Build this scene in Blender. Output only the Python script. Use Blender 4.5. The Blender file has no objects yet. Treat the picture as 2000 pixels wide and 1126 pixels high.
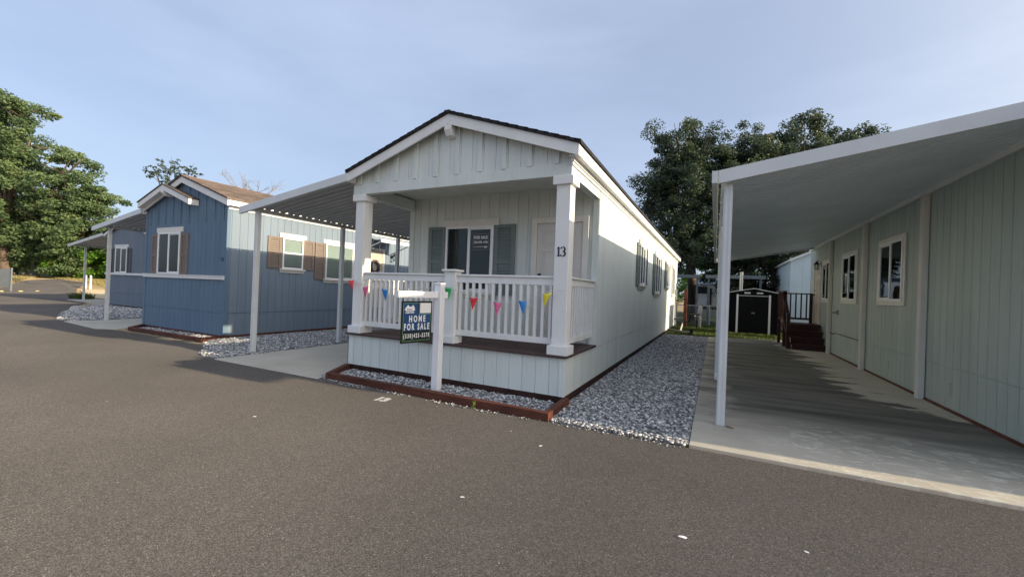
import bpy, bmesh, math, random
import numpy as np
from mathutils import Vector, Matrix
random.seed(7); RNG = np.random.default_rng(11)
C = bpy.context.scene.collection
sc = bpy.context.scene

# ---------------------------------------------------------------- camera
cam = bpy.data.cameras.new("camera"); cam.sensor_width = 36; cam.lens = 803.5/2000*36
cam.clip_start = .05; cam.clip_end = 900
co = bpy.data.objects.new("camera", cam); C.objects.link(co)
FWD = Vector((-0.44340191, 0.8963141, 0.00397187)); RT = Vector((0.89571602, 0.4429343, 0.03875579)); UP = Vector((-0.03297808, -0.02074206, 0.99924082))
m = Matrix((RT, UP, -FWD)).transposed().to_4x4(); m.translation = Vector((0, 0, 1.5))
co.matrix_world = m; sc.camera = co
# ---------------------------------------------------------------- sky, sun, exposure
SUN = Vector((1, .052, .296)).normalized()
el = math.asin(SUN.z); az = math.atan2(SUN.x, SUN.y)
w = bpy.data.worlds.new("World"); sc.world = w; w.use_nodes = True
nt = w.node_tree; nt.nodes.clear(); N = nt.nodes.new; L = nt.links.new
out = N('ShaderNodeOutputWorld'); bg = N('ShaderNodeBackground'); sky = N('ShaderNodeTexSky')
sky.sky_type = 'NISHITA'; sky.sun_disc = False; sky.sun_elevation = el; sky.sun_rotation = az
sky.air_density = 1.0; sky.dust_density = 2.0; sky.ozone_density = 2.2; sky.altitude = 100
tc = N('ShaderNodeTexCoord'); mp = N('ShaderNodeMapping'); mp.inputs['Scale'].default_value = (1.2, 2.6, 7.0); mp.inputs['Rotation'].default_value = (.1, .25, .6)
nz = N('ShaderNodeTexNoise'); nz.inputs['Scale'].default_value = 1.1; nz.inputs['Detail'].default_value = 5; nz.inputs['Roughness'].default_value = .5
mr = N('ShaderNodeMapRange'); mr.inputs['From Min'].default_value = .38; mr.inputs['From Max'].default_value = .75; mr.inputs['To Min'].default_value = .50; mr.inputs['To Max'].default_value = .70
mix = N('ShaderNodeMix'); mix.data_type = 'RGBA'; mix.inputs['B'].default_value = (4.6, 5.5, 7.6, 1)
L(tc.outputs['Generated'], mp.inputs[0]); L(mp.outputs[0], nz.inputs['Vector']); L(nz.outputs[0], mr.inputs[0]); L(mr.outputs[0], mix.inputs['Factor'])
# haze veil brightened round the out-of-view sun, added to lift the ambient light
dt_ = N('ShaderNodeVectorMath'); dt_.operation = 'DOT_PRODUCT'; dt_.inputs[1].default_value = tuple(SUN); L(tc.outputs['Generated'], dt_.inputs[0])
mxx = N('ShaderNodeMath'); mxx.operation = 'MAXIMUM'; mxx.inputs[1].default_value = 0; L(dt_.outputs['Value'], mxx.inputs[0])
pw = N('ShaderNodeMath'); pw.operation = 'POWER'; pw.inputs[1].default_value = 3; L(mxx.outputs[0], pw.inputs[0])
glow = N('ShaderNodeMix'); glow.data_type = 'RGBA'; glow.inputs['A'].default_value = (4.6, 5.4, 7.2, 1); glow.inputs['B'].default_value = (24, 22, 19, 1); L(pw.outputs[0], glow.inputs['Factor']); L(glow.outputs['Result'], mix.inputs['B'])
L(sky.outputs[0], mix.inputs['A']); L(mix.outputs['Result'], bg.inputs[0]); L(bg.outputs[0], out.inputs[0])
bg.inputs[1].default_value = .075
sl = bpy.data.lights.new("sun", 'SUN'); sl.energy = 3.7; sl.angle = math.radians(.55); sl.color = (1, .83, .58)
so = bpy.data.objects.new("sun", sl); C.objects.link(so); so.rotation_euler = (-SUN).to_track_quat('-Z', 'Y').to_euler(); so.location = (20, 0, 30)
sc.view_settings.view_transform = 'Standard'; sc.view_settings.look = 'None'; sc.view_settings.exposure = 1.0; sc.view_settings.gamma = 1
sc.cycles.max_bounces = 8

# ---------------------------------------------------------------- materials
def mat(name, col, rough=.6, var=.12, vs=3.0, bump=0, bs=60, stretch=(1, 1, 1), spec=.35, metal=0, col2=None, dirt=0, detail=4):
    """procedural surface: base colour broken up by two noises, plus a bump"""
    M = bpy.data.materials.new(name); M.use_nodes = True; t = M.node_tree; n = t.nodes; l = t.links
    p = n['Principled BSDF']; p.inputs['Roughness'].default_value = rough; p.inputs['Metallic'].default_value = metal
    p.inputs['Specular IOR Level'].default_value = spec
    tc = n.new('ShaderNodeTexCoord'); mp = n.new('ShaderNodeMapping'); mp.inputs['Scale'].default_value = stretch
    l.new(tc.outputs['Object'], mp.inputs[0])
    a = n.new('ShaderNodeTexNoise'); a.inputs['Scale'].default_value = vs; a.inputs['Detail'].default_value = detail; l.new(mp.outputs[0], a.inputs[0])
    mx = n.new('ShaderNodeMix'); mx.data_type = 'RGBA'
    c2 = col2 or tuple(c*(1-var*1.6) for c in col); c1 = tuple(min(1, c*(1+var*.6)) for c in col)
    mx.inputs['A'].default_value = (*c1, 1); mx.inputs['B'].default_value = (*c2, 1)
    r = n.new('ShaderNodeMapRange'); r.inputs['From Min'].default_value = .3; r.inputs['From Max'].default_value = .7
    l.new(a.outputs[0], r.inputs[0]); l.new(r.outputs[0], mx.inputs['Factor'])
    colout = mx.outputs['Result']
    if dirt:
        d = n.new('ShaderNodeTexNoise'); d.inputs['Scale'].default_value = .9; d.inputs['Detail'].default_value = 8; d.inputs['Roughness'].default_value = .65
        l.new(mp.outputs[0], d.inputs[0])
        r2 = n.new('ShaderNodeMapRange'); r2.inputs['From Min'].default_value = .45; r2.inputs['From Max'].default_value = .75; r2.inputs['To Max'].default_value = dirt
        l.new(d.outputs[0], r2.inputs[0])
        m2 = n.new('ShaderNodeMix'); m2.data_type = 'RGBA'; m2.inputs['B'].default_value = (col[0]*.45, col[1]*.42, col[2]*.36, 1)
        l.new(r2.outputs[0], m2.inputs['Factor']); l.new(colout, m2.inputs['A']); colout = m2.outputs['Result']
    l.new(colout, p.inputs['Base Color'])
    if bump:
        b = n.new('ShaderNodeBump'); b.inputs['Strength'].default_value = bump; b.inputs['Distance'].default_value = .01
        q = n.new('ShaderNodeTexNoise'); q.inputs['Scale'].default_value = bs; q.inputs['Detail'].default_value = 3; l.new(mp.outputs[0], q.inputs[0])
        l.new(q.outputs[0], b.inputs['Height']); l.new(b.outputs[0], p.inputs['Normal'])
    return M
GRAIN = (1, 1, .12)
M = {}
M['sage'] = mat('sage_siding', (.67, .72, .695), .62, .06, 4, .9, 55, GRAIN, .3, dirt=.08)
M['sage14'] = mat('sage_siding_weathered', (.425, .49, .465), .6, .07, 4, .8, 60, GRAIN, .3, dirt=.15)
M['blue'] = mat('blue_siding', (.125, .195, .28), .62, .06, 4, .5, 70, GRAIN, .3, dirt=.1)
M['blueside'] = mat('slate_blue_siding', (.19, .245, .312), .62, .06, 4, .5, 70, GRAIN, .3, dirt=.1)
M['slate'] = mat('slate_grey_siding', (.16, .20, .25), .62, .06, 4, .5, 70, GRAIN, .3, dirt=.1)
M['white'] = mat('white_painted_wood', (.78, .78, .77), .5, .04, 5, .45, 55, (1, 1, .3), .35, dirt=.07)
M['trim'] = mat('off_white_trim', (.72, .70, .65), .5, .04, 5, .2, 60, (1, 1, 1), .35, dirt=.08)
M['vinyl'] = mat('white_vinyl', (.82, .82, .84), .32, .02, 6, .05, 40, (1, 1, 1), .5)
M['metal'] = mat('painted_aluminium', (.66, .68, .69), .38, .05, 2, .05, 30, (1, 1, 1), .5, dirt=.15)
M['under'] = mat('awning_sheet', (.52, .53, .54), .42, .06, 1.2, .04, 30, (1, 1, 1), .5, dirt=.15)
M['under14'] = mat('awning_sheet_pale', (.76, .84, .90), .42, .06, 1.2, .04, 30, (1, 1, 1), .5, dirt=.15)
M['shutgreen'] = mat('green_grey_shutter', (.165, .205, .205), .5, .06, 4, .2, 80, (1, 1, 4), .35)
M['shuttaupe'] = mat('taupe_shutter', (.20, .16, .135), .55, .06, 4, .2, 80, (1, 1, 4), .35)
M['shutdark'] = mat('charcoal_shutter', (.07, .075, .09), .55, .06, 4, .2, 80, (1, 1, 4), .35)
M['deck'] = mat('brown_deck_board', (.085, .052, .048), .6, .2, 5, .3, 60, (3, .3, 1), .3)
M['redwood'] = mat('stained_timber', (.12, .042, .027), .7, .3, 7, .6, 60, (.3, 1, 1), .25, dirt=.3)
M['skid'] = mat('dark_timber_skid', (.05, .022, .018), .75, .3, 7, .5, 60, (1, .3, 1), .25, dirt=.2)
M['stair'] = mat('dark_red_stair_timber', (.06, .02, .017), .6, .3, 6, .4, 60, (.3, 1, 1), .3)
M['black'] = mat('black_metal', (.02, .02, .024), .4, .1, 8, .05, 60, spec=.5)
M['shed'] = mat('dark_shed_metal', (.0025, .003, .0045), .65, .1, 3, .1, 30, spec=.2)
M['door'] = mat('door_paint', (.62, .60, .57), .4, .03, 3, .05, 40)
M['doorshade'] = mat('cream_door', (.60, .54, .45), .45, .05, 3, .05, 40)
M['darkroom'] = mat('dark_interior', (.02, .022, .026), .7, .1, 3)  # near-black colour stands in for unlit rooms behind glass
M['blind'] = mat('black_blind_slat', (.028, .032, .036), .4, .1, 3, spec=.5)
M['paleblind'] = mat('pale_blind_slat', (.40, .435, .42), .5, .05, 3)
M['brass'] = mat('brushed_knob', (.05, .045, .04), .3, .05, 8, metal=.8)
M['bark'] = mat('bark', (.14, .105, .08), .85, .35, 3, 1, 25, (1, 1, .3), .2)
M['deadwood'] = mat('dead_branch', (.27, .22, .20), .85, .2, 3, .5, 25, spec=.2)
M['galv'] = mat('galvanised_steel', (.42, .44, .45), .4, .1, 5, .05, 40, metal=.6)
M['greywall'] = mat('grey_panel', (.17, .19, .205), .6, .08, 2, .1, 20, dirt=.2)
M['bluewall'] = mat('pale_blue_wall', (.50, .60, .66), .6, .04, 2, .2, 40, dirt=.1)
M['trailer'] = mat('white_trailer_skin', (.62, .65, .72), .4, .05, 2, .1, 20, dirt=.2)
M['tarp'] = mat('blue_grey_roof_sheet', (.28, .38, .50), .5, .1, 2, .2, 10)
M['lens'] = mat('frosted_lens', (.85, .82, .76), .3, .02, 5)
M['navy'] = mat('navy_paint', (.02, .028, .06), .45, .05, 5)
M['ink'] = mat('white_print', (.80, .80, .80), .5, .02, 5)
M['signblue'] = mat('sign_blue', (.016, .070, .20), .3, .15, 6, spec=.5)
M['signblack'] = mat('sign_black', (.010, .014, .018), .3, .1, 6, spec=.5)
M['signgreen'] = mat('sign_lime_line', (.32, .60, .18), .4, .05, 6)
M['roadpaint'] = mat('road_paint', (.62, .60, .55), .7, .2, 25, .3, 60)
M['dome'] = mat('yellow_road_marker', (.75, .55, .25), .5, .1, 9)
M['fardull'] = mat('weathered_grey_sheet', (.12, .14, .155), .6, .1, 2, .1, 20, dirt=.2)
M['rubber'] = mat('black_pipe', (.015, .015, .016), .5, .1, 9)
M['pvc'] = mat('white_pipe', (.62, .60, .55), .4, .05, 9)
M['leafdry'] = mat('dry_leaf', (.30, .17, .09), .8, .3, 20)
M['stoneedge'] = mat('pale_crumb', (.42, .36, .30), .85, .3, 30, .6, 90)
for k, c in dict(red=(.75, .03, .04), pink=(.72, .12, .30), blue=(.02, .22, .62), green=(.02, .42, .12), yellow=(.80, .68, .04)).items():
    mm = mat('flag_'+k, c, .35, .08, 14, .25, 30, spec=.5); M['flag'+k] = mm
M['cord'] = mat('white_cord', (.65, .65, .65), .6)

def shingles(name, c1, c2, sx=1):
    m_ = mat(name, c1, .9, .2, 3, .4, 90, spec=.15); t = m_.node_tree; n = t.nodes; l = t.links; p = n['Principled BSDF']
    tc = n.new('ShaderNodeTexCoord'); mp = n.new('ShaderNodeMapping'); sw = n.new('ShaderNodeSeparateXYZ'); cb = n.new('ShaderNodeCombineXYZ')
    l.new(tc.outputs['Object'], sw.inputs[0]); l.new(sw.outputs[1], cb.inputs[0]); l.new(sw.outputs[0], cb.inputs[1])
    b = n.new('ShaderNodeTexBrick'); b.inputs['Scale'].default_value = 1; b.inputs['Brick Width'].default_value = .3; b.inputs['Row Height'].default_value = .14
    b.inputs['Mortar Size'].default_value = .008; b.inputs['Bias'].default_value = 0
    b.inputs['Color1'].default_value = (*c1, 1); b.inputs['Color2'].default_value = (*c2, 1); b.inputs['Mortar'].default_value = (*[x*.35 for x in c1], 1)
    l.new(cb.outputs[0], b.inputs[0])
    g = n.new('ShaderNodeTexNoise'); g.inputs['Scale'].default_value = 90; l.new(tc.outputs['Object'], g.inputs[0])
    mx = n.new('ShaderNodeMix'); mx.data_type = 'RGBA'; mx.blend_type = 'MULTIPLY'; mx.inputs['Factor'].default_value = .5
    l.new(b.outputs[0], mx.inputs['A']); l.new(g.outputs[0], mx.inputs['B']); l.new(mx.outputs['Result'], p.inputs['Base Color'])
    return m_
M['shingledark'] = shingles('charcoal_shingles', (.035, .035, .04), (.06, .06, .065))
M['shinglebrown'] = shingles('brown_shingles', (.25, .19, .16), (.15, .12, .105))

def glass():
    m_ = bpy.data.materials.new('window_glass'); m_.use_nodes = True; t = m_.node_tree; n = t.nodes; l = t.links
    o = n['Material Output']; n.remove(n['Principled BSDF'])
    g = n.new('ShaderNodeBsdfGlossy'); g.inputs['Roughness'].default_value = .015; g.inputs['Color'].default_value = (.9, .95, .95, 1)
    tr = n.new('ShaderNodeBsdfTransparent'); tr.inputs[0].default_value = (.88, .92, .92, 1)
    f = n.new('ShaderNodeFresnel'); f.inputs[0].default_value = 1.30; mx = n.new('ShaderNodeMixShader')
    nz = n.new('ShaderNodeTexNoise'); nz.inputs['Scale'].default_value = 2.5; b = n.new('ShaderNodeBump'); b.inputs['Strength'].default_value = .25; b.inputs['Distance'].default_value = .006; tc = n.new('ShaderNodeTexCoord')
    l.new(tc.outputs['Object'], nz.inputs[0]); l.new(nz.outputs[0], b.inputs['Height']); l.new(b.outputs[0], g.inputs['Normal'])
    l.new(f.outputs[0], mx.inputs[0]); l.new(tr.outputs[0], mx.inputs[1]); l.new(g.outputs[0], mx.inputs[2]); l.new(mx.outputs[0], o.inputs[0])
    return m_
M['glass'] = glass()

def leafmat(name, c1, c2, c3):
    m_ = bpy.data.materials.new(name); m_.use_nodes = True; t = m_.node_tree; n = t.nodes; l = t.links
    o = n['Material Output']; p = n['Principled BSDF']; p.inputs['Roughness'].default_value = .5; p.inputs['Specular IOR Level'].default_value = .3
    at = n.new('ShaderNodeAttribute'); at.attribute_name = 'tone'
    cr = n.new('ShaderNodeValToRGB'); e = cr.color_ramp.elements; e[0].color = (*c1, 1); e[1].color = (*c3, 1); x = e.new(.5); x.color = (*c2, 1)
    l.new(at.outputs['Fac'], cr.inputs[0]); l.new(cr.outputs[0], p.inputs['Base Color'])
    tl = n.new('ShaderNodeBsdfTranslucent'); l.new(cr.outputs[0], tl.inputs[0]); mx = n.new('ShaderNodeMixShader'); mx.inputs[0].default_value = .35
    l.new(p.outputs[0], mx.inputs[1]); l.new(tl.outputs[0], mx.inputs[2]); l.new(mx.outputs[0], o.inputs[0])
    return m_
M['leafoak'] = leafmat('oak_leaves', (.034, .058, .042), (.070, .105, .066), (.15, .18, .09))
M['leafbright'] = leafmat('broad_leaves', (.065, .115, .055), (.13, .195, .085), (.22, .29, .125))
M['leafbush'] = leafmat('bush_leaves', (.07, .18, .02), (.13, .28, .03), (.24, .38, .05))
M['leafdark'] = leafmat('hedge_leaves', (.018, .03, .018), (.03, .045, .025), (.055, .065, .03))
M['grassblade'] = leafmat('grass_blades', (.045, .075, .02), (.08, .12, .03), (.15, .18, .05))
M['drygrass'] = leafmat('dry_grass_blades', (.30, .23, .10), (.40, .31, .14), (.30, .33, .12))
M['wreath'] = leafmat('wreath_leaves', (.09, .08, .10), (.20, .18, .22), (.35, .32, .36))

def ground_mat(name, fine, c1, c2, c3, speck=None, bump=.8, big=.35, rough=.9):
    """granular ground: voronoi grains coloured by a ramp, a slow noise for patches, and a bump"""
    m_ = bpy.data.materials.new(name); m_.use_nodes = True; t = m_.node_tree; n = t.nodes; l = t.links; p = n['Principled BSDF']
    p.inputs['Roughness'].default_value = rough; p.inputs['Specular IOR Level'].default_value = .25; p.inputs['Diffuse Roughness'].default_value = .4
    tc = n.new('ShaderNodeTexCoord')
    v = n.new('ShaderNodeTexVoronoi'); v.inputs['Scale'].default_value = fine; l.new(tc.outputs['Object'], v.inputs[0])
    sp = n.new('ShaderNodeSeparateColor'); l.new(v.outputs['Color'], sp.inputs[0])
    cr = n.new('ShaderNodeValToRGB'); e = cr.color_ramp.elements; e[0].color = (*c1, 1); e[1].color = (*c3, 1); x = e.new(.55); x.color = (*c2, 1)
    if speck: e[-1].position = .985; y = e.new(.995); y.color = (*speck, 1)
    l.new(sp.outputs[0], cr.inputs[0])
    g = n.new('ShaderNodeTexNoise'); g.inputs['Scale'].default_value = big; g.inputs['Detail'].default_value = 7; g.inputs['Roughness'].default_value = .6; l.new(tc.outputs['Object'], g.inputs[0])
    r = n.new('ShaderNodeMapRange'); r.inputs['From Min'].default_value = .3; r.inputs['From Max'].default_value = .7; r.inputs['To Min'].default_value = .80; r.inputs['To Max'].default_value = 1.15
    l.new(g.outputs[0], r.inputs[0])
    mx = n.new('ShaderNodeMix'); mx.data_type = 'RGBA'; mx.blend_type = 'MULTIPLY'; mx.inputs['Factor'].default_value = 1
    l.new(cr.outputs[0], mx.inputs['A']); l.new(r.outputs[0], mx.inputs['B']); l.new(mx.outputs['Result'], p.inputs['Base Color'])
    b = n.new('ShaderNodeBump'); b.inputs['Strength'].default_value = bump; b.inputs['Distance'].default_value = .35/fine
    l.new(v.outputs['Distance'], b.inputs['Height']); b.invert = True; l.new(b.outputs[0], p.inputs['Normal'])
    return m_
M['asphalt'] = ground_mat('asphalt', 165, (.055, .050, .046), (.100, .090, .081), (.160, .145, .131), (.27, .25, .23), .7, .30)
M['gravel'] = ground_mat('gravel_ground', 34, (.07, .07, .08), (.26, .265, .28), (.62, .61, .60), None, 1, .8)
M['earth'] = ground_mat('dry_earth', 30, (.25, .18, .09), (.38, .28, .15), (.47, .37, .21), None, .5, .35)
M['sand'] = ground_mat('pale_gravel_drive', 40, (.38, .30, .19), (.50, .41, .27), (.60, .50, .35), None, .4, .5)
M['turf'] = ground_mat('turf_ground', 40, (.04, .055, .02), (.06, .085, .03), (.10, .12, .05), None, .6, .8)
M['stone'] = leafmat('gravel_stones', (.07, .072, .08), (.34, .34, .35), (.80, .79, .77))
for nd in M['stone'].node_tree.nodes:
    if nd.type == 'MIX_SHADER': nd.inputs[0].default_value = 0
    if nd.type == 'BSDF_PRINCIPLED': nd.inputs['Roughness'].default_value = .8

def concrete(name, stains):
    m_ = bpy.data.materials.new(name); m_.use_nodes = True; t = m_.node_tree; n = t.nodes; l = t.links; p = n['Principled BSDF']; p.inputs['Roughness'].default_value = .8; p.inputs['Specular IOR Level'].default_value = .25
    tc = n.new('ShaderNodeTexCoord'); a = n.new('ShaderNodeTexNoise'); a.inputs['Scale'].default_value = 1.1; a.inputs['Detail'].default_value = 9; a.inputs['Roughness'].default_value = .62
    l.new(tc.outputs['Object'], a.inputs[0]); r = n.new('ShaderNodeMapRange'); r.inputs['From Min'].default_value = .3; r.inputs['From Max'].default_value = .7; l.new(a.outputs[0], r.inputs[0])
    mx = n.new('ShaderNodeMix'); mx.data_type = 'RGBA'; mx.inputs['A'].default_value = (.45, .415, .345, 1); mx.inputs['B'].default_value = (.57, .53, .45, 1); l.new(r.outputs[0], mx.inputs['Factor'])
    c = mx.outputs['Result']
    if stains:
        s = n.new('ShaderNodeSeparateXYZ'); l.new(tc.outputs['Object'], s.inputs[0])
        big = n.new('ShaderNodeTexNoise'); big.inputs['Scale'].default_value = 1.3; big.inputs['Detail'].default_value = 9; big.inputs['Roughness'].default_value = .6; big.inputs['Distortion'].default_value = .5
        mpb = n.new('ShaderNodeMapping'); mpb.inputs['Scale'].default_value = (.8, 1.6, 1); l.new(tc.outputs['Object'], mpb.inputs[0]); l.new(mpb.outputs[0], big.inputs[0])
        def mth(op, x, y):
            q = n.new('ShaderNodeMath'); q.operation = op
            for i, vv in enumerate((x, y)):
                if vv is None: continue
                if isinstance(vv, (int, float)): q.inputs[i].default_value = vv
                else: l.new(vv, q.inputs[i])
            return q.outputs[0]
        def rng(v, a_, b_, c_=0, d_=1):
            q = n.new('ShaderNodeMapRange'); q.inputs['From Min'].default_value = a_; q.inputs['From Max'].default_value = b_; q.inputs['To Min'].default_value = c_; q.inputs['To Max'].default_value = d_; l.new(v, q.inputs[0]); return q.outputs[0]
        # oily drive-over film: strong between the wheels, dies out at the slab's edges with a ragged outline
        xw = mth('ADD', s.outputs[0], mth('MULTIPLY', mth('SUBTRACT', big.outputs[0], .5), 2.6))
        f1 = rng(mth('SUBTRACT', xw, mth('MULTIPLY', rng(s.outputs[1], 8.6, 6.6), 1.3)), 2.25, 2.05); f2 = rng(xw, -.35, .35, .35, 1); f3 = rng(s.outputs[1], 4.9, 6.5, 0, 1)
        film = mth('MULTIPLY', mth('MULTIPLY', f1, f2), f3)
        wv = n.new('ShaderNodeTexNoise'); wv.inputs['Scale'].default_value = 1; wv.inputs['Detail'].default_value = 4
        mpw = n.new('ShaderNodeMapping'); mpw.inputs['Scale'].default_value = (.5, 3.2, 1); mpw.inputs['Rotation'].default_value = (0, 0, -.1); l.new(tc.outputs['Object'], mpw.inputs[0]); l.new(mpw.outputs[0], wv.inputs[0])
        film = mth('MULTIPLY', film, rng(wv.outputs[0], .3, .65, 1, .72))
        m3 = n.new('ShaderNodeMix'); m3.data_type = 'RGBA'; m3.inputs['B'].default_value = (.068, .067, .060, 1); l.new(film, m3.inputs['Factor']); l.new(c, m3.inputs['A']); c = m3.outputs['Result']
        # pale scuffs and scrapes near the road
        st = n.new('ShaderNodeTexNoise'); st.inputs['Scale'].default_value = 1; st.inputs['Detail'].default_value = 7; st.inputs['Distortion'].default_value = 1.6
        mps = n.new('ShaderNodeMapping'); mps.inputs['Scale'].default_value = (3.2, 8, 1); mps.inputs['Rotation'].default_value = (0, 0, .55); l.new(tc.outputs['Object'], mps.inputs[0]); l.new(mps.outputs[0], st.inputs[0])
        sc1 = mth('MULTIPLY', rng(st.outputs[0], .54, .60), mth('MULTIPLY', rng(s.outputs[1], 6.3, 5.2), rng(s.outputs[0], .3, .9)))
        m4 = n.new('ShaderNodeMix'); m4.data_type = 'RGBA'; m4.inputs['B'].default_value = (.62, .59, .50, 1); l.new(mth('MULTIPLY', sc1, .9), m4.inputs['Factor']); l.new(c, m4.inputs['A']); c = m4.outputs['Result']
        # thin pale hairlines where repairs have been smeared
        vo = n.new('ShaderNodeTexVoronoi'); vo.feature = 'DISTANCE_TO_EDGE'; vo.inputs['Scale'].default_value = 2.6
        wn_ = n.new('ShaderNodeTexNoise'); wn_.inputs['Scale'].default_value = 2.2; wn_.inputs['Detail'].default_value = 5; l.new(tc.outputs['Object'], wn_.inputs[0])
        ad = n.new('ShaderNodeVectorMath'); ad.operation = 'MULTIPLY_ADD'; ad.inputs[1].default_value = (.9, .9, 0); l.new(wn_.outputs['Color'], ad.inputs[0]); l.new(tc.outputs['Object'], ad.inputs[2]); l.new(ad.outputs[0], vo.inputs[0])
        ln = mth('MULTIPLY', rng(vo.outputs['Distance'], .022, .008), mth('MULTIPLY', rng(s.outputs[1], 5.9, 5.2), mth('MULTIPLY', rng(s.outputs[0], .5, 1.1), rng(wn_.outputs[0], .42, .55))))
        m5 = n.new('ShaderNodeMix'); m5.data_type = 'RGBA'; m5.inputs['B'].default_value = (.66, .63, .55, 1); l.new(ln, m5.inputs['Factor']); l.new(c, m5.inputs['A']); c = m5.outputs['Result']
    l.new(c, p.inputs['Base Color'])
    b = n.new('ShaderNodeBump'); b.inputs['Strength'].default_value = .35; b.inputs['Distance'].default_value = .004
    q = n.new('ShaderNodeTexNoise'); q.inputs['Scale'].default_value = 110; l.new(tc.outputs['Object'], q.inputs[0]); l.new(q.outputs[0], b.inputs['Height']); l.new(b.outputs[0], p.inputs['Normal'])
    return m_
M['concrete'] = concrete('concrete', False); M['concrete14'] = concrete('stained_concrete', True)

# ---------------------------------------------------------------- mesh helpers
def world_origin(o):
    v = Vector((0, 0, 0))
    while o is not None: v += o.location; o = o.parent
    return v
class MB:
    def __init__(s): s.v = []; s.f = []
    def hexa(s, p):
        b = len(s.v); s.v += [tuple(q) for q in p]
        s.f += [tuple(b+i for i in f) for f in ((0, 3, 2, 1), (4, 5, 6, 7), (0, 1, 5, 4), (1, 2, 6, 5), (2, 3, 7, 6), (3, 0, 4, 7))]; return s
    def box(s, x0, x1, y0, y1, z0, z1):
        return s.hexa([(x0, y0, z0), (x1, y0, z0), (x1, y1, z0), (x0, y1, z0), (x0, y0, z1), (x1, y0, z1), (x1, y1, z1), (x0, y1, z1)])
    def prism(s, poly, d):
        """poly: 3-D points; extruded by vector d"""
        b = len(s.v); k = len(poly); d = Vector(d)
        s.v += [tuple(p) for p in poly] + [tuple(Vector(p)+d) for p in poly]
        s.f.append(tuple(b+i for i in range(k))); s.f.append(tuple(b+k+i for i in reversed(range(k))))
        for i in range(k): j = (i+1) % k; s.f.append((b+i, b+j, b+k+j, b+k+i))
        return s
    def bar(s, a, b, wd, hd, up=(0, 0, 1)):
        a = Vector(a); b = Vector(b); d = (b-a).normalized(); up = Vector(up)
        x = d.cross(up).normalized()*wd/2; z = x.cross(d).normalized()*hd/2
        return s.hexa([a-x-z, a+x-z, b+x-z, b-x-z, a-x+z, a+x+z, b+x+z, b-x+z])
    def tube(s, pts, rad, n=8, cap=True):
        pts = [Vector(p) for p in pts]; b = len(s.v)
        if not hasattr(rad, '__len__'): rad = [rad]*len(pts)
        for i, p in enumerate(pts):
            d = (pts[min(i+1, len(pts)-1)]-pts[max(i-1, 0)]).normalized()
            r = d.cross(Vector((0, 0, 1))) if abs(d.z) < .95 else d.cross(Vector((0, 1, 0)))
            r.normalize(); u = r.cross(d)
            for k in range(n):
                t = 2*math.pi*k/n; s.v.append(tuple(p+(r*math.cos(t)+u*math.sin(t))*rad[i]))
        for i in range(len(pts)-1):
            for k in range(n): k2 = (k+1) % n; s.f.append((b+i*n+k, b+i*n+k2, b+(i+1)*n+k2, b+(i+1)*n+k))
        if cap: s.f.append(tuple(b+k for k in range(n))); s.f.append(tuple(b+(len(pts)-1)*n+k for k in reversed(range(n))))
        return s
    def lathe(s, c, prof, n=20):
        b = len(s.v)
        for r, z in prof:
            for k in range(n): t = 2*math.pi*k/n; s.v.append((c[0]+r*math.cos(t), c[1]+r*math.sin(t), c[2]+z))
        for i in range(len(prof)-1):
            for k in range(n): k2 = (k+1) % n; s.f.append((b+i*n+k, b+i*n+k2, b+(i+1)*n+k2, b+(i+1)*n+k))
        s.f.append(tuple(b+k for k in range(n))); s.f.append(tuple(b+(len(prof)-1)*n+k for k in reversed(range(n)))); return s
    def build(s, name, m, parent=None, bevel=0, smooth=False, recalc=True):
        o0 = world_origin(parent); me = bpy.data.meshes.new(name)
        me.from_pydata([tuple(Vector(v)-o0) for v in s.v], [], s.f); me.update()
        if recalc:
            bm = bmesh.new(); bm.from_mesh(me); bmesh.ops.recalc_face_normals(bm, faces=bm.faces); bm.to_mesh(me); bm.free()
        me.materials.append(M[m] if isinstance(m, str) else m)
        o = bpy.data.objects.new(name, me); C.objects.link(o); o.parent = parent
        if smooth: me.polygons.foreach_set('use_smooth', [True]*len(me.polygons))
        if bevel:
            bv = o.modifiers.new('bevel', 'BEVEL'); bv.width = bevel; bv.segments = 2; bv.limit_method = 'ANGLE'
        return o
def tag(o, label, cat, group=None, kind=None):
    if label: o['label'] = label
    if cat: o['category'] = cat
    if group: o['group'] = group
    if kind: o['kind'] = kind
    return o
def thing(name, loc, label, cat, group=None):
    o = bpy.data.objects.new(name, None); C.objects.link(o); o.location = loc; o.empty_display_size = .2
    return tag(o, label, cat, group)
class F:
    """wall frame: u runs along the wall, z up, n outward"""
    def __init__(s, o, u, n): s.o = Vector(o); s.u = Vector(u); s.n = Vector(n)
    def p(s, u, z, n): return s.o+s.u*u+s.n*n+Vector((0, 0, z))
    def box(s, mb, u0, u1, z0, z1, n0, n1):
        return mb.hexa([s.p(u0, z0, n0), s.p(u1, z0, n0), s.p(u1, z0, n1), s.p(u0, z0, n1), s.p(u0, z1, n0), s.p(u1, z1, n0), s.p(u1, z1, n1), s.p(u0, z1, n1)])
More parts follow.
